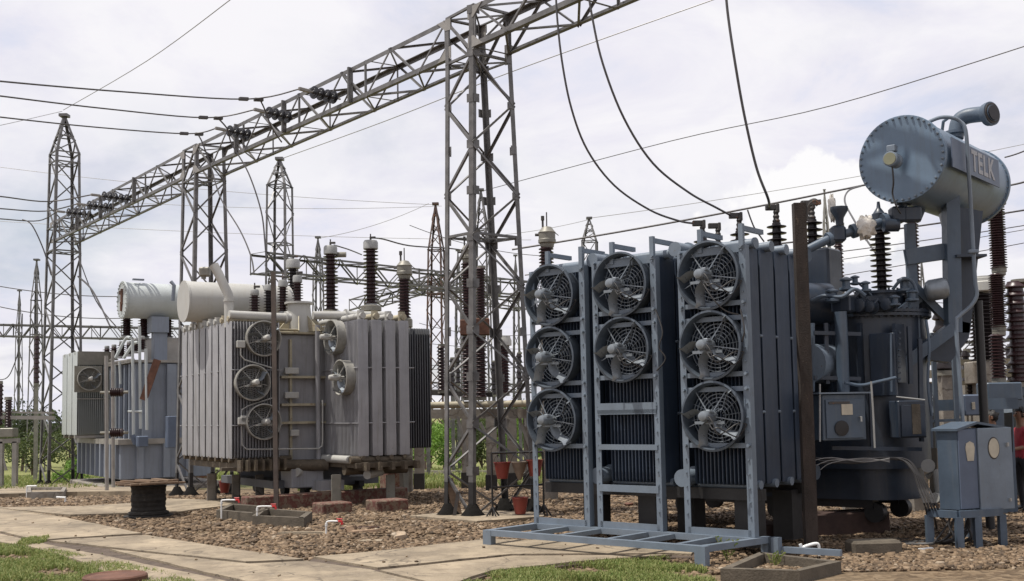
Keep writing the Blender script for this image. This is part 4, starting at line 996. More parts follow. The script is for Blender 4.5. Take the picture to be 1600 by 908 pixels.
c_=P(535,398,23.7); m_.tube([c_+V((-.15,0,0)),c_+V((.08,0,0))],.06,10); m_.each('bushing_turret','head_grey',T2)
# fans
fm2=fan_meshes(.345,'b','fan_grey','fan_grey','pale_paint','fan_blade')
for x,y in((412,529),(395,598),(412,659)): put_fan(fm2,T2,H(x,y,L2(-.14,0,0),a2),b2_,-a2,.1)
for x,y in((519,527),(533,590)): put_fan(fm2,T2,H(x,y,L2(0,TB-.16,0),b2_),-a2,-b2_+a2*(-.0),.2)
# conservator
cc=P(288,471,23.0); m_=MB(); m_.lathe([(.43,0),(.433,.01),(.433,2.3),(.43,2.31)],cc,b2_,40); cs=m_.build('conservator','pale_paint',T2)
MB().lathe([(.445,-.025),(.445,.012)],cc,b2_,40).build('end_plate','pale_paint',cs); m_=MB()
m_.box(cc+b2_*.5-Z*.6,.3,.3,.5,AX2); m_.box(cc+b2_*1.8-Z*.6,.3,.3,.5,AX2); m_.each('conservator_bracket','head_grey',T2)
m_=MB(); m_.tube([P(334,414,21.9),P(341,427,21.9),P(357,461,21.9),P(357.5,468,21.9),P(358,512,21.9)],.095,16); m_.lathe([(.11,-.02),(.11,.02)],P(357.5,470,21.9),Z,16); m_.build('relief_vent','pale_paint',T2)
m_=MB(); m_.box(P(320,425,22.4),.22,.16,.2,None,.03); m_.tube([P(318,436,22.4),P(320,420,22.4),P(312,424,22.4)],.05,8); m_.each('gas_relay','head_grey',T2)
m_=MB(); m_.lathe([(.09,0),(.10,.02),(.10,.16),(.06,.2),(.06,.6)],H(462,738,L2(.0,0,0),a2),a2*.6+b2_*.8,14); m_.tube([L2(-1.2,2.35,.62),L2(-.9,2.8,.66)],.09,12); m_.each('drain_valve','pale_paint',T2)
m_=MB(); m_.box(L2(.3,1.6,.55),.7,.6,.4,AX2,.02); m_.box(L2(-.2,1.95,.4),.5,.5,.2,AX2); m_.each('jacking_pad','grey_paint',T2)
# supports
for (x,y0,y1,w) in((330,742,783,.17),(352,738,760,.12),(411,742,783,.19),(405,742,783,.1),(525,742,792,.2),(610,742,785,.2),(592,735,770,.16),(634,728,768,.13)):
    pass
def supp(pxs,label=None):
    for (x,y0,y1,w) in pxs:
        a=P(x,y1,G(x,y1+3).y); t=P(x,y0,a.y); mb=MB(); mb.box(V((a.x,a.y,(t.z+a.z)/2)),w*.9,.03,t.z-a.z,AX2); mb.box(V((a.x,a.y+.1,(t.z+a.z)/2)),w*.9,.03,t.z-a.z,AX2); mb.box(V((a.x,a.y+.05,(t.z+a.z)/2)),.03,.1,t.z-a.z,AX2); mb.build('support_leg','concrete_grey' if x<480 else 'head_grey',T2,smooth=False)
supp(((330,740,783,.2),(368,742,783,.17),(405,742,783,.18),(525,742,792,.2),(610,742,785,.2),(634,728,770,.13)))
m_=MB()
for s in(.4,1.5,3.2):
    for t in(1.7,2.9): m_.tube([L2(s,t-.06,.24),L2(s,t+.06,.24)],.13,16)
m_.box(L2(1.8,1.7,.36),.12,3.2,.12,AX2); m_.box(L2(1.8,2.9,.36),.12,3.2,.12,AX2); m_.build('wheel_carriage','black_paint',T2)
def block(px0,px1,y1,z,dep,m,label,cat='plinth',name='concrete_block',grp=None,ax=None,bev=.02):
    a=G(px0,y1); b=G(px1,y1); c=(a+b)/2; w_=(b-a).length; ax=ax or AX2
    o=MB().box(V((c.x,c.y,gz(c.y)+z/2))+ax[1]*dep/2,w_,dep,z+.04,ax,bev).build(name,m,at=c); return tag(o,label,cat,grp)
block(504,552,804,.19,.5,'red_plinth','small reddish plinth block under the front leg, left of two','plinth','concrete_plinth')
block(588,641,800,.20,.5,'red_plinth','small reddish plinth block under the front leg, right of two','plinth','concrete_plinth')
block(392,647,791,.26,.35,'red_plinth','long dark red plinth wall beneath the grey transformer','plinth','concrete_plinth')
block(607,644,766,.62,.5,'red_plinth','tall red block standing behind the grey transformer, right side','plinth','concrete_plinth')
block(286,326,754,.42,.4,'red_plinth','red block seen behind the radiator legs, left side','plinth','concrete_plinth')
# slim upright post in front
def post(label,x0,y0,x1,y1,w,m,name='post',cat='post',Y=None,h=None,ax=None):
    g=G(x1,y1); Y=g.y; t=P(x0,y0,Y); o=MB().bar(g-Z*.1,t,w,h or w,V((0,-1,0))).build(name,m,at=g,smooth=False); return tag(o,label,cat)
post('thin rusty post in front of the grey transformer',427,425,432,797,.085,'post_steel','steel_post')
# ================================================================ far transformer (left)
O3=P(210,650,33.5); O3.z=0
def L3(s,t,z): return O3+a2*s+b2_*t+Z*z
T3=thing('power_transformer','distant bluish grey transformer at left with a small radiator bank','transformer',V((O3.x,O3.y,-.3)))
def z3(y,Y=33.5): return P(210,y,Y).z
zb=z3(751); zm=z3(690); ztp=z3(566)
m_=MB(); m_.box(L3(2.6,1.2,(zm+ztp)/2),2.4,5.2,ztp-zm,AX2,.03); tk3=m_.build('tank','far_blue',T3)
m_=MB(); m_.box(L3(2.6,1.0,(zb+zm)/2),2.9,5.6,zm-zb-.1,AX2,.02); m_.build('lower_tank','far_blue',tk3)
m_=MB(); m_.box(L3(2.6,1.0,zm),3.1,5.8,.16,AX2); m_.build('belt_flange','galvanised_pale',T3)
m_=MB()
for k in range(9): m_.box(L3(.25+k*.6,-.06,(zm+ztp)/2),.09,.12,ztp-zm-.1,AX2); m_.box(L3(.1+k*.65,-.50,(zb+zm)/2),.1,.14,zm-zb-.15,AX2)
for t in(.35,1.1,1.7): m_.box(L3(-.06,t,(zm+ztp)/2),.28,.12,ztp-zm-.1,AX2)
for t in(.1,.9,1.6): m_.box(L3(-.26,t,(zb+zm)/2),.2,.14,zm-zb-.15,AX2)
m_.build('tank_rib','far_blue',tk3)
m_=MB(); m_.box(L3(2.6,1.2,ztp+.03),2.7,5.5,.08,AX2); m_.box(L3(1.4,1.6,ztp+.45),1.6,1.2,.8,AX2,.04); m_.bar(L3(-.2,-.1,ztp+.05),L3(5,-.1,ztp+.1),.1); m_.build('lid','galvanised_pale',T3)
for k in range(3):
    p=P(120,620,35.3); mb=MB(); zt3=P(120,549,35.3).z; zb3=P(120,680,35.3).z
    plate_stack(mb,V((p.x,p.y,0))+a2*k*.80,a2,b2_,.72,17,.063,zb3,zt3,.022,3); r=mb.build('radiator','far_pale',T3)
    MB().tube([V((p.x,p.y,zt3-.05))+a2*(k*.8+.35),V((p.x,p.y,zt3-.05))+a2*(k*.8+.35)+b2_*1.7],.06,10).tube([V((p.x,p.y,zb3-.05))+a2*(k*.8+.35),V((p.x,p.y,zb3-.05))+a2*(k*.8+.35)+b2_*1.7],.06,10).each('header_pipe','head_grey',r)
p=V((p.x,p.y,0)); m_=MB(); m_.box(p+b2_*.54-a2*.03+Z*(zt3-.22),1.05,.03,.44,AX2); m_.build('baffle_plate','head_grey',T3)
m_=MB(); m_.box(p+b2_*.54-a2*.035+Z*(zb3+(zt3-zb3)*.43),1.05,.02,.03,AX2); m_.box(p+b2_*.6-a2*.0+Z*(zb3-.06),1.3,.1,.08,AX2);m_.build('tie_rod','galvanised_pale',T3)
fm3=fan_meshes(.36,'c','fan_grey','fan_grey','pale_paint','fan_blade'); fp=P(140,592,35); 
m_=MB(); m_.box(fp+a2*.2,.85,.03,.85,AX2); m_.build('fan_plate','head_grey',T3); put_fan(fm3,T3,fp-a2*.0,b2_,-a2,.3)
for k,(px,yt,yb) in enumerate(((167,545,567),(178,543,563),(190,538,560),(202,538,557),(213,533,552),(222,530,550))): 
    bpx(T3,px,yt,yb,36.2-k*.5,.14,6,.08,.1,mm='porcelain',term=False)
for px,yt,yb in((198,495,528),(225,495,530),(262,496,530)): bpx(T3,px,yt,yb,35.5,.2,8,.12,.1,mm='porcelain',term=False)
cc=P(192,469,34.5); m_=MB(); m_.lathe([(.57,0),(.575,.02),(.575,2.7),(.6,2.7),(.6,2.76),(.56,2.76),(.56,3.8)],cc,b2_,40); cs=m_.build('conservator','far_pale',T3)
m_=MB(); m_.lathe([(.61,-.03),(.61,.03)],cc,b2_,40)
aa_,bb3=frame(b2_)
for k in range(24): t=2*math.pi*k/24; m_.lathe([(.03,-.06),(.03,.0)],cc+(aa_*math.cos(t)+bb3*math.sin(t))*.56,b2_,6)
m_.build('end_plate','far_pale',cs)
m_=MB(); m_.box(cc-b2_*.05+Z*.1-a2*.05,.05,.14,.5,AX2); m_.box(cc-b2_*.05-Z*.2+a2*.02,.05,.12,.3,AX2); m_.box(cc-b2_*.05+Z*.25+a2*.15,.05,.1,.12,AX2); m_.build('level_gauge','rusty_iron',cs)
m_=MB(); m_.box(P(247,508,34.8),.55,.5,.5,AX2); m_.box(P(249,540,34.8),.42,.3,1.1,AX2); m_.tube([P(267,440,34.5),P(272,446,34.5),P(270,470,34.5)],.06,10); m_.box(P(216,437,34.5),.35,.12,.05,AX2);m_.each('conservator_bracket','far_blue',T3)
m_=MB()
for px,y0,y1,Y in((207,530,690,33),(218,510,670,33.1),(228,545,672,33),(187,565,600,34),(179,570,745,34)): m_.tube([P(px,y0,Y),P(px+1.5,y1,Y)],.045,8)
m_.tube([P(200,643,33),P(222,643,33)],.03,8); m_.tube(smooth_path([P(180,560,33.5),P(196,530,33.6),P(204,528,33.4)]),.05,8); m_.tube(smooth_path([P(193,560,33.4),P(208,538,33.4),P(216,535,33.2)]),.05,8); m_.each('oil_pipe','far_pale',T3)
m_=MB(); m_.bar(P(246,562,33),P(224,625,33),.22,.06,V((0,-1,0))); m_.build('rusty_strap','rusty_iron',T3)
m_=MB(); m_.box(P(222,690,32.9),.32,.25,.34,AX2,.03); m_.box(P(269,675,32.8),.35,.3,.95,AX2,.02); m_.tube([P(207,680,33),P(212,695,33)],.08,8); m_.each('pump_box','sign_blue',T3)
MB().box(L3(2.6,1.1,-.36),3.6,6.4,.30,AX2,.03).build('plinth','concrete_grey',T3)
# support posts with brown insulators, in front of far transformer
cf2=thing('insulator_post_frame','pair of thin upright posts holding brown insulators before the far transformer','post frame',G(171,771))
for px,y0,y1 in((166,556,773),(176,548,768)):
    g=G(px+1,y1); m_=MB(); m_.tube([g-Z*.05,P(px,y0,g.y)],.055,8); m_.build('post','galvanised_pale',cf2)
Yq=G(171,771).y
for y in(613,676):
    c=P(184,y,Yq); m_=MB(); m_.lathe(sheds(.13,.36,6,.08),c-V((.2,0,0)),V((1,0,0)),14); i_=m_.build('insulator','porcelain',cf2); MB().tube([c-V((.5,0,0)),c+V((.3,0,0))],.04,8).build('pin','head_grey',i_)
# ================================================================ background switchyard, middle
def sup_ins(px,segs,Y,label,head=None,base=None,cat='post insulator',grp='brown insulator columns behind the near tower',alt=False,mm='porcelain',foot=None,name='insulator_column'):
    t=thing(name,label,cat,P(px,segs[-1][1],Y),grp)
    for (y0,y1,wpx,n) in segs:
        a=P(px,y1,Y);b=P(px,y0,Y); r=wpx/FPX*Y/2; s=MB().lathe(sheds(r,b.z-a.z,n,r*.68,alt),a,Z,18).build('insulator',mm,t)
        MB().lathe([(r*.85,-.06),(r*.85,.03),(r*.6,.05)],a,Z,16).lathe([(r*.6,-.04),(r*.8,-.02),(r*.8,.04)],b,Z,16).build('flange','head_grey',s)
    if head:
        y0,y1,wpx=head; a=P(px,y1,Y); h=P(px,y0,Y).z-a.z; r=wpx/FPX*Y/2
        hd=MB().lathe([(r*.75,0),(r*.8,h*.15),(r,h*.2),(r,h*.35),(r*.94,h*.38),(r*.94,h*.66),(r,h*.7),(r*.85,h*.78),(r*.55,h*.96),(r*.2,h)],a,Z,24).build('head','head_grey',t)
        m=MB(); m.tube([a+V((-r*.45,0,h*.9)),a+V((-r*.45,0,h*1.5))],r*.12,8); m.tube([a+V((0,0,h*.95)),a+V((0,0,h*1.7))],r*.07,8); m.lathe([(r*.2,0),(r*.2,r*.5)],a+V((-r*.45,0,h*1.3)),Z,10); m.tube([a+V((-r*1.35,0,h*.6)),a+V((-r*.8,0,h*.6))],r*.16,8); m.tube([a+V((r*.6,0,h*.8)),a+V((r*1.3,0,h*.55))],r*.05,6); m.build('terminal','steel_dark',hd)
    if base:
        y0,y1,wpx,m=base; a=P(px,(y0+y1)/2,Y); h=P(px,y0,Y).z-P(px,y1,Y).z; MB().box(a,wpx/FPX*Y,wpx/FPX*Y*.8,h,None,.02).build('base_box',m,t)
    if foot:
        m,wf=foot; a=P(px,(base[1] if base else segs[-1][1]),Y); g=gz(Y); MB().box(V((a.x,a.y,(a.z+g)/2)),wf,wf,a.z-g,None).build('pedestal',m,t)
    return t
gc2='current transformers with metal heads'
sup_ins(632,[(435,498,21,13)],26.5,'metal headed brown insulator column right of the grey bushings',head=(407,435,25),cat='instrument transformer',grp=gc2,base=(498,512,24,'head_grey'),foot=('concrete_grey',.3),name='instrument_transformer')
sup_ins(731,[(410,500,20,20)],27,'metal headed column with a rusty box, behind near tower left leg',head=(383,410,22),cat='instrument transformer',grp=gc2,base=(500,524,24,'rusty_iron'),name='instrument_transformer')
sup_ins(855,[(386,470,24,16)],22.5,'metal headed brown column showing above the left cooling frame',head=(354,386,28),cat='instrument transformer',grp=gc2,base=(470,520,20,'head_grey'),foot=('concrete_grey',.3),name='instrument_transformer')
sup_ins(731,[(526,622,19,16)],27.1,'lower brown column beneath the rusty box, left of its pair')
sup_ins(752,[(418,498,17,18),(526,622,20,16)],27.6,'brown double column right beside the rusty box',base=(498,524,26,'rusty_iron'))
sup_ins(690,[(540,611,14,13)],28,'slim brown column in front of the rusty tower')
c88=sup_ins(788,[(540,615,20,16)],27.5,'brown column with pale flat cap, right in the near tower',base=None)
o=MB().lathe([(.19,0),(.19,.12),(.16,.2),(.16,.24)],P(788,540,27.5),Z,18).build('cap','pale_paint',c88)
def bus_stand():
    Y=27.3; t=thing('bus_support','pale concrete beam and pipe on columns behind the near tower','support structure',G(740,765))
    m=MB(); a=P(640,647,Y+.8); b=P(850,646,Y); m.bar(a,b,.12,.24,Z); m.build('beam','concrete_grey',t,smooth=False)
    m=MB(); m.bar(P(640,613,Y+1),P(770,617,Y+.5),.12,.12,Z); m.build('upper_beam','steel_dark',t,smooth=False)
    m=MB(); m.tube([P(640,634,Y),P(850,630,Y-.4)],.085,14); m.build('bus_pipe','cream_grime',t)
    for x,yb in((655,765),(729,763),(768,768),(800,764),(826,766)):
        g=G(x,yb); top=P(x,650,g.y); mid=g+(top-g)*.22
        l=MB().box((mid+top)/2,.26,.2,(top-mid).length).build('column','concrete_grey',t,smooth=False); MB().box((g+mid)/2,.29,.23,(mid-g).length).build('painted_foot','black_paint',l,smooth=False)
    m=MB()
    for (x0,y0,x1,y1) in((715,650,735,735),(745,650,725,735),(750,660,790,740),(795,655,765,745),(655,660,640,700),(810,650,835,720)): m.bar(P(x0,y0,Y+.3),P(x1,y1,Y+.3),.07,.07)
    m.each('brace','galvanised_pale',t,smooth=False)
bus_stand()
for i,(x,y0,y1) in enumerate(((675,520,650),(712,560,660),(768,560,640))): pass
tag(MB().tube(smooth_path([P(585,372,23.2),P(600,374,24),P(640,384,25),P(700,388,26),P(729,392,27)],5),.017,6).build('overhead_wire','wire'),'wire running from the tallest grey bushing to the column behind near tower','overhead wire')
tag(MB().tube(smooth_path([P(522,383,23.6),P(545,390,25),P(565,398,27)],5),.015,6).build('overhead_wire','wire'),'short wire leaving the shorter tall bushing to the right','overhead wire')
# ================================================================ background switchyard, right
gr2='brown insulator columns at the right edge'
sup_ins(1561,[(318,420,26,26),(428,512,25,24),(522,592,25,14)],18,'tallest stacked brown insulator column, right of the drum support',base=(598,626,54,'blue_paint'),foot=('blue_paint',.3),grp=gr2)
c38=sup_ins(1538,[(458,565,42,18)],21,'thick dark column under a white flat cap, beside the tallest',head=None,grp=gr2,mm='porcelain_dark',base=(565,600,48,'concrete_grey'),foot=('concrete_grey',.35))
MB().lathe([(.33,0),(.35,.02),(.35,.18),(.32,.2),(.32,.26),(.29,.27),(.29,.3),(.05,.31)],P(1540,457,21),Z,28).build('cap','pale_paint',c38)
sup_ins(1594,[(440,600,34,12)],21,'big stepped cone insulator cut by the right picture edge',grp=gr2,mm='porcelain',base=(600,620,30,'blue_paint'),foot=('blue_paint',.25))
sup_ins(1476,[(485,582,30,5)],20.5,'stepped cone insulator beneath the drum support column',grp=gr2,mm='porcelain_dark',foot=('concrete_grey',.2))
sup_ins(1511,[(548,600,14,4)],22,'small cone insulator left of the dark post',grp=gr2,mm='porcelain_dark',foot=('concrete_grey',.15))
sup_ins(1429,[(332,442,20,20),(455,610,22,22)],18.5,'slim brown column standing behind the slanted drum bracing',grp=gr2,base=(610,630,26,'head_grey'),foot=('concrete_grey',.25))
sup_ins(1313,[(352,458,15,18)],19,'slim brown column behind the gas relay of the blue transformer',grp=gr2,foot=('concrete_grey',.2))
def rstand():
    Y=21.5; t=thing('steel_stand','pale steel supporting structure behind the cabinet at right edge','support structure',V((P(1520,640,Y).x,Y,0)))
    m=MB()
    for y,w in((567,.1),(585,.16),(600,.08)): m.bar(P(1440,y,Y),P(1610,y-3,Y),.1,w,Z)
    m.build('beam','cream_grime',t,smooth=False)
    m=MB()
    for x in(1463,1490,1518,1590): m.bar(P(x,568,Y),G(x+3,770,0),.1)
    for x0,x1 in((1463,1500),(1500,1463),(1545,1585)): m.bar(P(x0,590,Y),P(x1,650,Y),.06)
    m.each('leg','galvanised_pale',t,smooth=False)
    m=MB()
    for x in(1452,1470,1488,1515,1530,1600): m.lathe(sheds(.07,.42,6,.04),P(x,598,Y-.3)-Z*.0,-Z,12)
    m.each('insulator','porcelain_dark',t)
rstand()
def rblue():
    Y=17; t=thing('marshalling_stand','blue beam carrying a small blue box behind the cabinet','switch stand',V((P(1510,640,Y).x,Y,0)))
    MB().bar(P(1450,634,Y+.2),P(1590,630,Y-.2),.2,.17,Z).build('beam','blue_paint',t,smooth=False)
    b=MB().box(P(1515,633,Y-.4),.25,.22,.32,None,.02).build('box','sign_blue',t); MB().box(P(1521,634,Y-.53),.05,.02,.11,None,.01).build('label_plate','label_cream',b)
    m=MB()
    for x in(1463,1495): m.bar(P(x-6,520,Y-.6),P(x+2,700,Y-.6),.06)
    m.bar(P(1452,658,Y-.6),P(1500,656,Y-.6),.04); m.bar(P(1450,600,Y-.7),P(1452,700,Y-.7),.09); m.build('upright','blue_paint',t,smooth=False)
    for x in(1456,1575): MB().bar(P(x,640,Y),G(x+3,790,0),.12).build('leg','blue_paint',t,smooth=False)
rblue()
# more distant switchgear filling the gaps
go='small distant post insulators'
for i,(px,y0,y1,w_,Y,nm) in enumerate(((707,560,612,9,44,'small distant insulator between the rusty tower and the near tower'),(716,545,600,8,48,'small distant insulator just left of the near tower front leg'),(772,565,618,9,46,'small distant insulator inside the near tower, right of centre'),(812,552,610,10,44,'small distant insulator just left of the first cooling frame'),(668,556,612,9,42,'small distant insulator beside the dark end fins'),(1448,560,606,9,30,'small distant insulator at the edge of the blue tank'),(1499,505,560,10,32,'small distant insulator right of the stepped cone'),(1578,540,600,10,30,'small distant insulator left of the edge cone'))):
    sup_ins(px,[(y0,y1,w_,7)],Y,nm,grp=go,mm='porcelain_dark',foot=('galvanised',.14))
simple_tower(716,72,18,470,392,'very distant thin tower left of the near tower front leg',nb=9,wtop=12)
simple_tower(806,76,16,470,400,'very distant thin tower near the right leg of the near tower',nb=9,wtop=11)
simple_tower(1441,70,16,470,398,'very distant thin tower behind the slanted drum bracing',nb=9,wtop=11)
simple_tower(30,90,14,520,455,'very distant thin tower at the far left edge',nb=8,wtop=9)
beam_px('far busbar beam low behind the near tower',(650,596),(835,600),60,60,.5,9)
beam_px('far busbar beam behind the stand at right',(1436,536),(1610,528),45,45,.5,9)
for a,b,Y,nm in(((655,505),(840,522),55,'fine wire behind the near tower, at rusty box height'),((655,575),(840,560),52,'fine wire behind the near tower, just above the pipe'),((660,455),(835,452),60,'fine wire behind the near tower below the crossbar'),((1436,470),(1640,448),40,'fine wire at far right below the white cap'),((1436,556),(1640,548),36,'fine wire at far right above the pale stand'),((1325,440),(1360,470),40,'fine wire end right of the terminal chamber'),((440,560),(240,520),60,'fine wire behind both pale transformers')):
    wire(nm,[(a[0],a[1],Y),(b[0],b[1],Y)],.016,'wire',grp='fine wires of the far switchyard',sag=.3)
# left background insulator stand
t=thing('breaker_stand','brown breaker columns on a steel stand at the left edge','circuit breaker',V((P(12,700,36).x,36,gz(36))))
for px,y0,y1,w_ in((-1,600,665,11),(13,625,668,12)):
    a=P(px,y1,36);b=P(px,y0,36); r=w_/FPX*36/2; i_=MB().lathe(sheds(r,b.z-a.z,10,r*.7),a,Z,14).build('insulator','porcelain',t); MB().lathe([(r,0),(r*.9,.1)],b,Z,12).build('flange','head_grey',i_)
MB().box(P(14,676,36),.45,.4,.3,None,.02).build('mechanism_box','head_grey',t)
m_=MB(); m_.bar(P(-20,644,36),P(85,645,36),.06); m_.bar(P(-20,652,36),P(85,653,36),.12); m_.bar(P(-10,690,36),P(30,688,36),.15)
for x in(2,24): m_.bar(P(x,690,36),V((P(x,690,36).x,36,gz(36))),.15)
m_.bar(P(-15,650,36),P(10,735,36),.06); m_.build('frame','galvanised_pale',t,smooth=False)
sup_ins(137-80,[(525,600,9,10)],44,'thin dark column in front of the thin distant tower',grp='brown insulator columns far left',foot=('head_grey',.12))
wire('hanging loop of cable at the left edge',[(35,490,40),(33,530,40),(22,570,40),(8,592,40),(-20,590,40)],.018)
# ================================================================ cabinet on stand
def cabinet():
    g=G(1510,858); w_=V((.93,.37,0)).normalized(); sd_=V((-.62,.78,0)).normalized(); 
    C=P(1497,730,13.75); C.z=0
    t=thing('control_cabinet','blue grey outdoor cabinet on four legs with two cream glazed doors','cabinet',V((C.x,C.y,0)))
    z0=P(1497,797,13.75).z; z1=P(1497,670,13.75).z
    W1=.30; W2=.56; D=.27
    q=[C,C+w_*(W1+W2-.03),C+w_*(W1+W2-.03)+sd_*D,C+sd_*D]
    b=MB().prism([p+Z*z0 for p in q],Z*(z1-z0)).build('body','blue_paint',t,smooth=False)
    m=MB(); e=.04; ap=.085
    A=[C-w_*e-sd_*e,C+w_*(W1+W2+.0)-sd_*e,C+w_*(W1+W2)+sd_*(D+e),C-w_*e+sd_*(D+e)]; r0=A[0].lerp(A[1],.38);r1=A[3].lerp(A[2],.38)
    vs=[A[0]+Z*z1,r0+Z*(z1+ap),A[1]+Z*z1,A[2]+Z*z1,r1+Z*(z1+ap),A[3]+Z*z1]; vs+=[x-Z*.03 for x in vs]
    m.add(vs,[(0,5,4,1),(1,4,3,2),(6,7,10,11),(7,8,9,10),(0,1,7,6),(1,2,8,7),(3,4,10,9),(4,5,11,10),(0,6,11,5),(2,3,9,8)]); m.build('roof','blue_paint',t,smooth=False)
    n=w_.cross(Z).normalized(); 
    if n.y>0: n=-n
    AXc=(w_,-n,Z); c1=C+w_*W1/2+n*.012+Z*(z0+z1)/2; d1=MB().box(c1,W1-.01,.022,z1-z0-.02,AXc,.004).build('door','sign_blue',t)
    c2=C+w_*(W1+W2/2)+n*.03+Z*((z0+z1)/2-.01); d2=MB().box(c2,W2,.03,z1-z0+.02,AXc,.004).build('door','blue_paint_light',t)
    cc=c1+n*.014+Z*.22+w_*.03; 
    MB().prism([cc+w_*x+Z*y for x,y in((-.05,-.12),(.05,-.12),(.075,.04),(.06,.10),(.0,.125),(-.06,.10),(-.075,.04))],n*.006).build('window','label_cream',d1,smooth=False)
    cc=c2+n*.018+Z*.26-w_*.03; pts=[cc+w_*math.cos(k*math.pi/12)*.085+Z*math.sin(k*math.pi/12)*.125 for k in range(24)]
    MB().prism(pts,n*.006).build('window','label_cream',d2,smooth=False)
    MB().prism([cc+(p-cc)*1.14-n*.003 for p in pts],n*.004).build('window_seal','steel_dark',d2,smooth=False)
    m=MB(); m.box(c2+n*.03+Z*.3+w_*.19,.03,.03,.05,AXc); m.box(c2+n*.03-Z*.4+w_*.19,.025,.03,.04,AXc); m.each('latch','metal_cap',d2)
    zt_=z0-.0; m=MB(); fl=C-w_*.08+n*.05; fr=C+w_*.62+n*.05; bl_=fl+sd_*.40; br_=fr+sd_*.40
    for a,b in((fl,fr),(fl,bl_),(fr,br_),(bl_,br_)): m.bar(a+Z*(zt_-.05),b+Z*(zt_-.05),.07,.09,Z)
    st=m.build('stand_frame','blue_paint',t,smooth=False)
    for p in(fl,fl.lerp(fr,.42),fr,bl_,br_): MB().bar(p+Z*(zt_-.08),p,.085).build('leg','blue_paint',t,smooth=False)
    m=MB(); rg=random.Random(9)
    for k in range(12):
        a=C+w_*rg.uniform(.05,.5)+sd_*.2+Z*(zt_); m.tube(smooth_path([a,a+V((rg.uniform(-.1,.1),0,-.2)),a+V((rg.uniform(-.3,.1),-.05,-.38)),V((a.x-rg.uniform(.1,.6),a.y+rg.uniform(0,.3),.03)),V((a.x-.9,a.y+.5+rg.uniform(-.2,.3),.02))],4),.013,6)
    m.each('control_cable','cable',t)
    return t
cabinet()
# ================================================================ foreground small things
o=post('weathered brown concrete post before the cooler bank at right',1248,318,1268,868,.15,'post_brown','concrete_post',h=.12)
g0=G(1268,868); tb=P(1262,330,g0.y)
m_=MB(); m_.tube(smooth_path([P(1258,345,g0.y),P(1262,322,g0.y),P(1272,314,g0.y),P(1279,320,g0.y)]),.035,8); m_.bar(P(1256,318,g0.y),P(1282,316,g0.y),.06)
x=m_.build('hook_bracket','steel_dark',o)
def kerb_pit(label,outer,h,th=.10,m='concrete_dark'):
    q=[G(*p) for p in outer]; c=sum(q,V((0,0,0)))/4; mb=MB()
    for i in range(4):
        a=q[i];b=q[(i+1)%4]; d=(b-a).normalized(); n=(c-(a+b)/2); n=(n-d*n.dot(d)).normalized(); n.z=0
        mb.prism([a-d*0-Z*.05,b-Z*.05,b-d*th+n*th-Z*.05,a+d*th+n*th-Z*.05],Z*(h+.05))
    o=mb.build('concrete_pit',m,at=c,smooth=False); return tag(o,label,'pit','open concrete pits in the yard')
kerb_pit('open square concrete pit in the right foreground beside the white pipe',[(1126,905),(1312,912),(1312,885),(1185,868)][0:4] and [(1126,908),(1250,912),(1315,896),(1188,880)],.13,.09)
kerb_pit('dark concrete pit in front of the thin rusty post, nearer of two',[(394,822),(475,826),(488,815),(410,808)],.17)
kerb_pit('dark concrete pit before the long plinth, farther of two',[(338,812),(400,818),(432,806),(360,801)],.17)
kerb_pit('low grey concrete pit beside the path at far left',[(42,782),(100,781),(104,772),(42,772)],.2,m='concrete_grey')
def tap(label,px,py,h,arm,red=True,Yo=0,dirx=1):
    g=G(px,py); t=thing('water_tap',label,'water tap',g,'white pipe taps with red handles' if red else None)
    MB().tube(smooth_path([g-Z*.03,g+Z*(h-.05),g+Z*h+V((.03*dirx,0,0)),g+Z*h+V((arm*dirx,0,0))],4),.014,10).lathe([(.021,h-.07),(.021,h-.03)],g,Z,10).build('pipe','pvc',t)
    if red:
        e=g+Z*h+V((arm*dirx,0,0)); MB().tube([e,e+V((.05,0,0)),e+V((.06,0,-.05))],.022,10).build('spout','red_plastic',t); m=MB(); m.box(e+Z*.035+V((.02,0,0)),.09,.03,.015,None,.004); m.tube([e+V((.02,0,0)),e+V((.02,0,.035))],.01,6); m.build('handle','red_plastic',t)
tap('white pipe tap with a red handle before the farther dark pit, leftmost of three',346,814,.36,.25)
tap('white pipe tap with a red handle at the corner of the nearer dark pit',402,822,.32,.25)
tap('white pipe tap with a red handle on the gravel right of the pits',510,838,.22,.18)
t=thing('water_pipe','bent white plastic pipe at the foot of the brown concrete post','water pipe',G(1280,872)); g=G(1280,872)
MB().tube(smooth_path([g-Z*.03,g+Z*.14,g+Z*.17+V((-.04,0,0)),g+Z*.14+V((-.16,.0,0)),g+Z*.12+V((-.2,0,0)),g+Z*.17+V((-.22,0,0))],4),.02,10).build('pipe','pvc',t)
g=G(42,780); tag(MB().tube(smooth_path([g,g+Z*.3,g+Z*.33+V((.05,0,0)),g+Z*.33+V((.25,0,0))],4),.022,8).build('water_pipe','pvc',at=g),'thin pale pipe bent over the low pit at far left','water pipe')
g=G(102,786); tag(MB().tube([g,g+Z*.12,g+Z*.13+V((-.2,0,0))],.025,8).build('water_pipe','pvc',at=g),'stubby white pipe lying right of the far left pit','water pipe')
g=G(310,853); 
a=G(1430,863);b=G(1463,859); tag(MB().tube([a+Z*.02,b+Z*.02],.022,8).build('loose_pipe','pvc',at=a),'short white pipe lying on gravel before the cabinet','loose pipe')
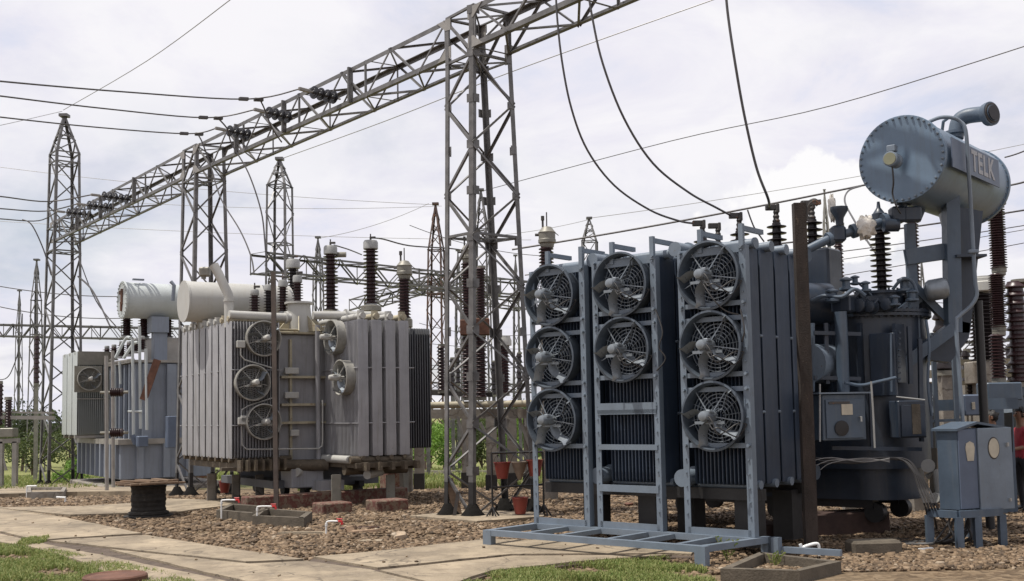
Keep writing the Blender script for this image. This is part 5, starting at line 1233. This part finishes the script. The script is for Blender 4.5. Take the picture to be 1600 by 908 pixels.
# blocks under blue transformer
block(1332,1414,868,.15,.32,'concrete_dark','brown concrete block lying in front of the blue transformer','concrete block',ax=AX1[::1] and (V((1,.05,0)).normalized(),V((-.05,1,0)).normalized(),Z),bev=.03)
AXR=(V((.97,.24,0)),V((-.24,.97,0)),Z)
block(1238,1405,838,.30,.5,'rail','dark red brown plinth under the blue transformer tank','plinth','concrete_plinth',ax=AXR)
block(1180,1236,848,.22,.6,'rail','dark low plinth behind the brown post, under the cooler bank','plinth','concrete_plinth',ax=AXR)
# cable reel
g=G(232,809); t=thing('cable_reel','old dark cable reel with a splintered wooden top standing on end','cable reel',g); R_=.33
rg=random.Random(1); prof=[]
n_=22
prof=[(R_*1.35,0),(R_*1.35,.05)]+[(R_*(.93+.02*math.sin(i*1.9)+.02*math.sin(i*.7)+(.15 if i<3 else 0)),.06+i*.025) for i in range(n_)]
MB().lathe(prof,g,Z,26).build('wound_cable','cable_reel',t)
m_=MB(); zt_=.06+n_*.025; PR=.62
for k in range(9):
    x=-PR+.06+k*.124; hw=math.sqrt(max(.02,PR*PR-x*x))*rg.uniform(.85,1.06); c=g+V((0,0,zt_+.03+rg.uniform(-.01,.02))); ax=V((math.cos(.5),math.sin(.5),rg.uniform(-.03,.03))).normalized(); ay=Z.cross(ax).normalized(); m_.box(c+ay*x+ax*rg.uniform(-.04,.04),hw*2,.112,.03,(ax,ay,ax.cross(ay)))
for k in range(3): ax=V((math.cos(-.9+k*.15),math.sin(-.9+k*.15),0)); m_.box(g+V((0,0,zt_+.07))+ax.cross(Z)*(k-1)*.25,.85,.10,.028,(ax,Z.cross(ax),Z))
m_.build('wooden_flange','wood',t,smooth=False)
# rusty disc at the bottom edge
g=G(180,914); o=MB().lathe([(.34,-.02),(.34,.10),(.325,.115),(.30,.10),(.02,.105)],g,Z,40).build('rusty_lid','rusty_iron',at=g); tag(o,'round rusty iron lid in the grass at the bottom edge','lid')
# loose stones, planks, rubble
def rub(label,px,py,sx,sy,sz,m,seed,name='rubble',cat='rubble',rot=0,grp=None):
    g=G(px,py); rg=random.Random(seed); c,s_=math.cos(rot),math.sin(rot); ax=(V((c,s_,0)),V((-s_,c,0)),Z); o=MB(); o.box(g+Z*sz*.4,sx,sy,sz,ax,min(sz,sy)*.25)
    for v_ in o.v: v_+=V((rg.uniform(-1,1),rg.uniform(-1,1),rg.uniform(-1,1)))*sz*.18
    return tag(o.build(name,m,at=g,deg=50),label,cat,grp)
rub('flat concrete strip lying on gravel left of the third tap',472,836,.75,.16,.05,'concrete',1,'concrete_strip','concrete strip',-.25)
rub('dark broken timber lying on gravel right of the third tap, upper piece',562,828,.62,.07,.05,'steel_rust',2,'timber_offcut','timber offcut',.15)
rub('broken timber lying on gravel right of the third tap, lower piece',575,834,.5,.08,.06,'rubble',3,'timber_offcut','timber offcut',.2)
rub('small mound stone between the two timber pieces',548,833,.16,.12,.12,'rubble',8,'rock','rock')
rub('pale flat slab fragment lying near the gravel edge',578,848,.36,.1,.04,'concrete',4,'slab_fragment','slab fragment',-.1)
rub('large tan rock on the gravel, alone right of centre',627,845,.17,.14,.13,'stone',5,'rock','rock')
rub('small orange brick piece lying under the middle cooling frame',983,792,.16,.10,.08,'rusty_iron',6,'brick','brick',.1)
rub('pale flat slab fragment at the lower gravel edge by the path',378,856,.3,.1,.03,'concrete',7,'slab_fragment','slab fragment')
# wooden boards leaning in the tower
t=thing('leaning_board','orange brown wooden board leaning inside the near tower','board',G(712,808)); gA=G(716,809);gB=G(702,805)
MB().bar(gA+Z*.02,P(701,748,gA.y+.1),.15,.035,V((.4,-1,0))).build('board','wood',t,smooth=False)
o=MB().bar(G(709,811),P(716,768,G(709,811).y),.06,.06).build('short_post','steel_dark',at=G(709,811),smooth=False); tag(o,'short dark stake leaning beside the wooden board','stake')
# fire bucket stand
gL=G(770,812);gR=G(850,808); rt=thing('bucket_rack','black pipe rack for fire buckets behind the left cooling frame','bucket rack',(gL+gR)/2)
topL=P(768,708,gL.y);topR=P(848,706,gR.y); midL=P(769,762,gL.y);midR=P(849,757,gR.y)
m_=MB(); 
for a,b in((gL,topL),(gR,topR),(topL,topR),(midL,midR)): m_.tube([a,b],.018,8)
m_.build('frame','black_paint',rt)
for g in(gL,gR):
    m_=MB()
    for an in(0,1.57,3.14,4.71): m_.tube([g+Z*.22,g+V((math.cos(an+.5)*.16,math.sin(an+.5)*.16,0))],.014,6)
    m_.build('foot','black_paint',rt)
def bucket(label,px,py,m,cone=False,Y=None,h=.27):
    c=P(px,py,Y); t=thing('fire_bucket',label,'bucket',c,'fire buckets hanging on the black rack'); 
    pr=[(.03 if cone else .09,0),(.14,h),(.15,h),(.15,h+.012),(.135,h+.012),(.085 if not cone else .025,.01)]
    MB().lathe(pr,c,Z,22).build('pail',m,t); pts=[c+V((math.cos(k*math.pi/10)*.14,0,h+math.sin(k*math.pi/10)*.17)) for k in range(11)]; MB().tube(pts,.006,6,False).build('handle','steel_dark',t)
Yb=(gL.y+gR.y)/2-.02
bucket('red fire bucket hanging at upper left of the rack',785,748,'bucket_red',Y=Yb); bucket('brownish grey cone shaped bucket hanging in the rack centre',812,750,'bucket_grey',True,Yb,.30); bucket('red fire bucket hanging at upper right behind the frame upright',836,744,'bucket_red',Y=Yb+.05); bucket('red fire bucket hanging low by itself under the rack',813,803,'bucket_red',Y=Yb)
gg_=G(350,770); bucket_c=thing('fire_bucket','small red bucket behind the legs of the grey transformer','bucket',gg_); MB().lathe([(.09,0),(.14,.27),(.15,.28),(.13,.28)],P(351,770,26),Z,18).build('pail','bucket_red',bucket_c)
# concrete blocks by the rack
rub('dark block on the ground right of the rack under the cooler bank',893,768,.3,.25,.3,'concrete_dark',11,'concrete_block','concrete block'); rub('dark block on the ground beneath the left cooler, left of the other',866,768,.25,.22,.26,'concrete_dark',12,'concrete_block','concrete block')
# low kerb wall at the rear
a=G(645,744);b=G(900,745); o=MB().bar(a+Z*.1,b+Z*.1,.15,.24,Z).build('low_wall','concrete_grey',at=a,smooth=False); tag(o,'low concrete kerb wall behind the near tower before the grass','kerb wall')
# ================================================================ people
def person(label,foot,h,face,shirt,hairm,armpose):
    t=None; S_=h/1.75; f=V((math.cos(face),math.sin(face),0)); r=V((f.y,-f.x,0))
    Vt=[];Rd=[];E=[]
    def j(a,b,z,rad_,par):
        Vt.append(foot+(r*a+f*b+Z*z)*S_); Rd.append(rad_*S_); i=len(Vt)-1
        if par is not None: E.append((par,i))
        return i
    pel=j(0,0,.95,.145,None); wa=j(0,.0,1.10,.125,pel); ch=j(0,.01,1.32,.150,wa); nk=j(0,.0,1.47,.062,ch); hd=j(0,.02,1.56,.075,nk); h2=j(0,.03,1.66,.095,hd); j(0,.02,1.73,.075,h2)
    for s in(-1,1):
        hp=j(.10*s,0,.88,.098,pel); kn=j(.11*s,.02,.48,.062,hp); an=j(.11*s,-.01,.09,.043,kn); j(.12*s,.13,.04,.038,an)
        sh=j(.19*s,0,1.39,.062,ch); el=j(.25*s,armpose[0],1.12,.045,sh); wr=j(.20*s,armpose[1],armpose[2],.032,el); hn=j(.19*s,armpose[1]+.08,armpose[2],.038,wr)
        for q in(-1,0,1): j(.19*s+.018*q,armpose[1]+.16,armpose[2]-.02,.011,hn)
        j(.19*s-.045*s,armpose[1]+.11,armpose[2]+.02,.012,hn)
    me=bpy.data.meshes.new('person'); me.from_pydata([tuple(p-foot) for p in Vt],E,[]); o=bpy.data.objects.new('person',me); S.collection.objects.link(o); o.location=foot
    md=o.modifiers.new('skin','SKIN'); 
    for i,x in enumerate(Rd): me.skin_vertices[0].data[i].radius=(x,x*(.78 if i in(0,1,2) else 1))
    me.skin_vertices[0].data[0].use_root=True
    o.modifiers.new('sub','SUBSURF').levels=2; o.modifiers['sub'].render_levels=2
    dg=bpy.context.evaluated_depsgraph_get(); dg.update(); bm=bpy.data.meshes.new_from_object(o.evaluated_get(dg)); o.modifiers.clear(); o.data=bm; bm.name='person'
    bm.materials.clear(); 
    for x in(shirt,'trousers','skin','black_paint'): bm.materials.append(M[x])
    for p in bm.polygons:
        c=p.center/S_; ar=abs(c.dot(r))>.235
        p.material_index=0 if .93<c.z<1.44 else 2
        if c.z<=.93 and abs(c.dot(r))<.24 and not(c.z>.8 and abs(c.dot(r))>.2): p.material_index=1
        if c.z<.07: p.material_index=3
        if armpose[1]>.1 and c.dot(f)>armpose[1]*.55 and c.z>.8: p.material_index=2
        p.use_smooth=True
    hc=foot+(f*.015+Z*1.675)*S_; hb=blob(hc,(.105*S_,.115*S_,.10*S_),3,14)
    keep=[]; hb.f=[fc for fc in hb.f if not(((sum((hb.v[i] for i in fc),V((0,0,0)))/4-hc).dot(f)>.035*S_) and ((sum((hb.v[i] for i in fc),V((0,0,0)))/4-hc).z<.045*S_)) and (sum((hb.v[i] for i in fc),V((0,0,0)))/4-hc).z>-.09]
    hb.build('hair',hairm,o,deg=80)
    fc=MB(); fc.lathe([(.004,0),(.018,.03),(.012,.05)],hc+f*.085*S_-Z*.02*S_,V((f.x,f.y,-.6)),8); fc.build('nose','skin',o)
    ey=MB()
    for s in(-1,1): ey.lathe([(.004,0),(.012,.004),(.004,.012)],hc+f*.088*S_+r*.034*s*S_+Z*.0,f,8)
    ey.each('eye','glass_dark',o)
    for s in(-1,1): pass
    mo=MB(); mo.box(hc+f*.09*S_-Z*.075*S_,.045,.012,.01,(r,f,Z)); mo.build('mouth','bucket_grey',o)
    ea=MB()
    for s in(-1,1): ea.box(hc+r*.105*s*S_-Z*.02*S_,.02,.035,.055,(r,f,Z),.008)
    ea.each('ear','skin',o)
    return tag(o,label,'person')
fR=V((P(1601,790,17.5).x,17.5,0)); fR=V((P(1603,790,18.2).x,18.2,0))
person('person in a dark red shirt and black trousers standing at the right edge',fR,1.70,rad(185),'shirt_red','hair',(.02,.24,1.08))
fB=G(1553,790); fB=V((P(1553,700,17.8).x,17.8,0)); person('black haired person mostly hidden behind the cabinet',fB,1.66,rad(160),'shirt_dark','hair',(.05,.05,.88))
# ================================================================ trees
def tree(label,px,Y,hm,wd,m,seed,n=2600,leaf=.16,bushy=False,name='tree',cat='tree',grp='trees and shrubs beyond the yard'):
    rg=random.Random(seed); b=V((P(px,660,Y).x,Y,gz(Y))); t=thing(name,label,cat,b,grp)
    th=hm*(.15 if bushy else .4); tr=MB(); lean=V((rg.uniform(-.05,.05)*hm,0,0)); tr.tube([b-Z*.2,b+lean*.5+Z*th*.6,b+lean+Z*hm*.75],[hm*.028,hm*.022,hm*.008],8)
    cl=[]
    for k in range(9 if bushy else 12):
        an=rg.uniform(0,6.28); rr=wd/2*rg.uniform(.2,.8); zc=th+(hm-th)*rg.uniform(.12,.88); rr*=math.sin(math.pi*min(1,max(.15,(zc-th)/(hm-th)*.85+.1)))
        c=b+lean+V((math.cos(an)*rr,math.sin(an)*rr,zc)); cl.append((c,wd*rg.uniform(.13,.27))); s=b+lean*.6+Z*th*rg.uniform(.5,1); tr.tube([s,s.lerp(c,.5)+Z*hm*.03,c],[hm*.012,hm*.008,hm*.004],6)
    tr.build('trunk','bark',t)
    vs=[];fs=[]
    for k in range(n):
        c,r_=cl[k%len(cl)]; d=V((rg.gauss(0,1),rg.gauss(0,1),rg.gauss(0,.8))).normalized()*r_*(rg.random()**.4); p=c+d
        if p.z<b.z+.05: continue
        a=V((rg.gauss(0,1),rg.gauss(0,1),rg.gauss(0,1))).normalized(); e=a.cross(V((rg.gauss(0,1),rg.gauss(0,1),rg.gauss(0,1)))).normalized(); l=leaf*rg.uniform(.6,1.3)
        i=len(vs); vs+=[p-a*l*.5,p+e*l*.28,p+a*l*.5,p-e*l*.28]; fs.append((i,i+1,i+2,i+3))
    mb=MB(); mb.v=vs; mb.f=fs; mb.build('crown',m,t,smooth=False)
def wood():
    rg=random.Random(12); vs=[];fs=[]
    for k in range(16000):
        x=rg.uniform(-150,150); y=125+rg.uniform(-8,14); top=2.6+1.0*math.sin(x*.11)+.8*math.sin(x*.37+1)+.5*math.sin(x*.9); z=gz(60)+max(.2,top)*rg.random()**.7+rg.uniform(0,.5)
        p=V((x,y,z)); a=V((rg.gauss(0,1),rg.gauss(0,1),rg.gauss(0,1))).normalized(); e=a.cross(V((rg.gauss(0,1),rg.gauss(0,1),rg.gauss(0,1)))).normalized(); l=rg.uniform(.5,1.1); i=len(vs)
        vs+=[p-a*l*.5,p+e*l*.35,p+a*l*.5,p-e*l*.35]; fs.append((i,i+1,i+2,i+3))
    mb=MB(); mb.v=vs; mb.f=fs; o=mb.build('distant_wood','leaf_dark',smooth=False); struct(o,'stuff'); tag(o,'low dark line of far off trees on the horizon','wood')
wood()
k=0
for px,Y,h,wd,m,nm,bu in((4,72,3.8,4,'leaf_mid','bushy tree behind the breaker stand at the left edge',0),(35,66,3.6,4,'leaf_dark','small dark tree under the thin distant tower',0),(52,60,2.6,3.4,'leaf_mid','low shrub at the foot of the pointed left tower, left side',1),(80,70,3.2,4.4,'leaf_dark','dark scrub seen through the pointed left tower',1),(108,58,2.2,3,'leaf_mid','brownish shrub right of the pointed tower foot',1),(-25,68,3.5,4.5,'leaf_dark','tree partly beyond the left picture edge',0),
  (300,60,2.4,5,'leaf_mid','shrub behind the middle tower foot',1),(350,62,2.4,5,'leaf_mid','shrub seen under the grey transformer, left',1),
  (672,52,2.6,2.6,'leaf_bright','bright bush just right of the grey transformer',1),(697,48,2.3,2.4,'leaf_bright','bright bush left of the near tower, lower one',1),(722,54,2.9,3.0,'leaf_mid','bush behind the left legs of the near tower',1),(752,50,2.3,2.2,'leaf_mid','bush in the centre of the near tower base',1),(778,56,3.1,2.8,'leaf_mid','taller green bush behind the fire buckets',1),(806,48,2.5,2.4,'leaf_bright','bright bush right of the near tower centre',1),(828,52,2.8,2.6,'leaf_bright','bright bush beside the left cooling frame',1),(740,74,3.2,6,'leaf_dark','dark wide tree behind the bright bushes, left',0),(805,74,3.4,6,'leaf_dark','dark wide tree behind the bright bushes, right',0),(860,60,2.6,4,'leaf_mid','bush hidden mostly by the cooler banks',1),
  (1475,44,2.6,3,'leaf_mid','bush behind the pale stand left of the cabinet top',1),(1592,38,2.9,3,'leaf_bright','bright bush at the right edge above the red shirt',1),(1560,46,2.6,3,'leaf_mid','bush behind the blue box stand',1),(1620,42,3,3.4,'leaf_mid','bush partly beyond the right picture edge',1),(630,58,2.2,3,'leaf_mid','bush behind the dark right end fins of the grey transformer',1)):
    k+=1; tree(nm,px,Y,h,wd,m,k,1800 if bu else 2200,.13 if Y<60 else .17,bu,name='bush' if bu else 'tree',cat='bush' if bu else 'tree',grp='bushes beyond the yard' if bu else 'trees beyond the yard')
tree('leafy green weed clump at the right foot of the pointed left tower',112,41,.9,1.6,'leaf_bright',77,1300,.10,True,'weed_clump','weed')
for nm,px,py,h,sd_ in(('wiry weed growing left of the right foreground pit',1138,880,.35,1),('wiry weed growing inside the right foreground pit',1212,888,.22,2)):
    g=G(px,py); rg=random.Random(sd_); m_=MB()
    for k in range(9):
        d=V((rg.uniform(-.5,.5),rg.uniform(-.3,.3),1)).normalized(); l=h*rg.uniform(.5,1); m_.tube([g,g+d*l*.6,g+d*l+V((rg.uniform(-.05,.05),0,0))],.004,4)
        for j_ in range(4):
            p=g+d*l*(.4+.18*j_); i=len(m_.v); e=V((rg.uniform(-1,1),rg.uniform(-1,1),.3)).normalized()*.04; m_.v+=[p,p+e+V((0,0,.012)),p+e*1.4,p+e-V((0,0,.012))]; m_.f.append((i,i+1,i+2,i+3))
    tag(m_.build('weed','grass',at=g,smooth=False),nm,'weed')
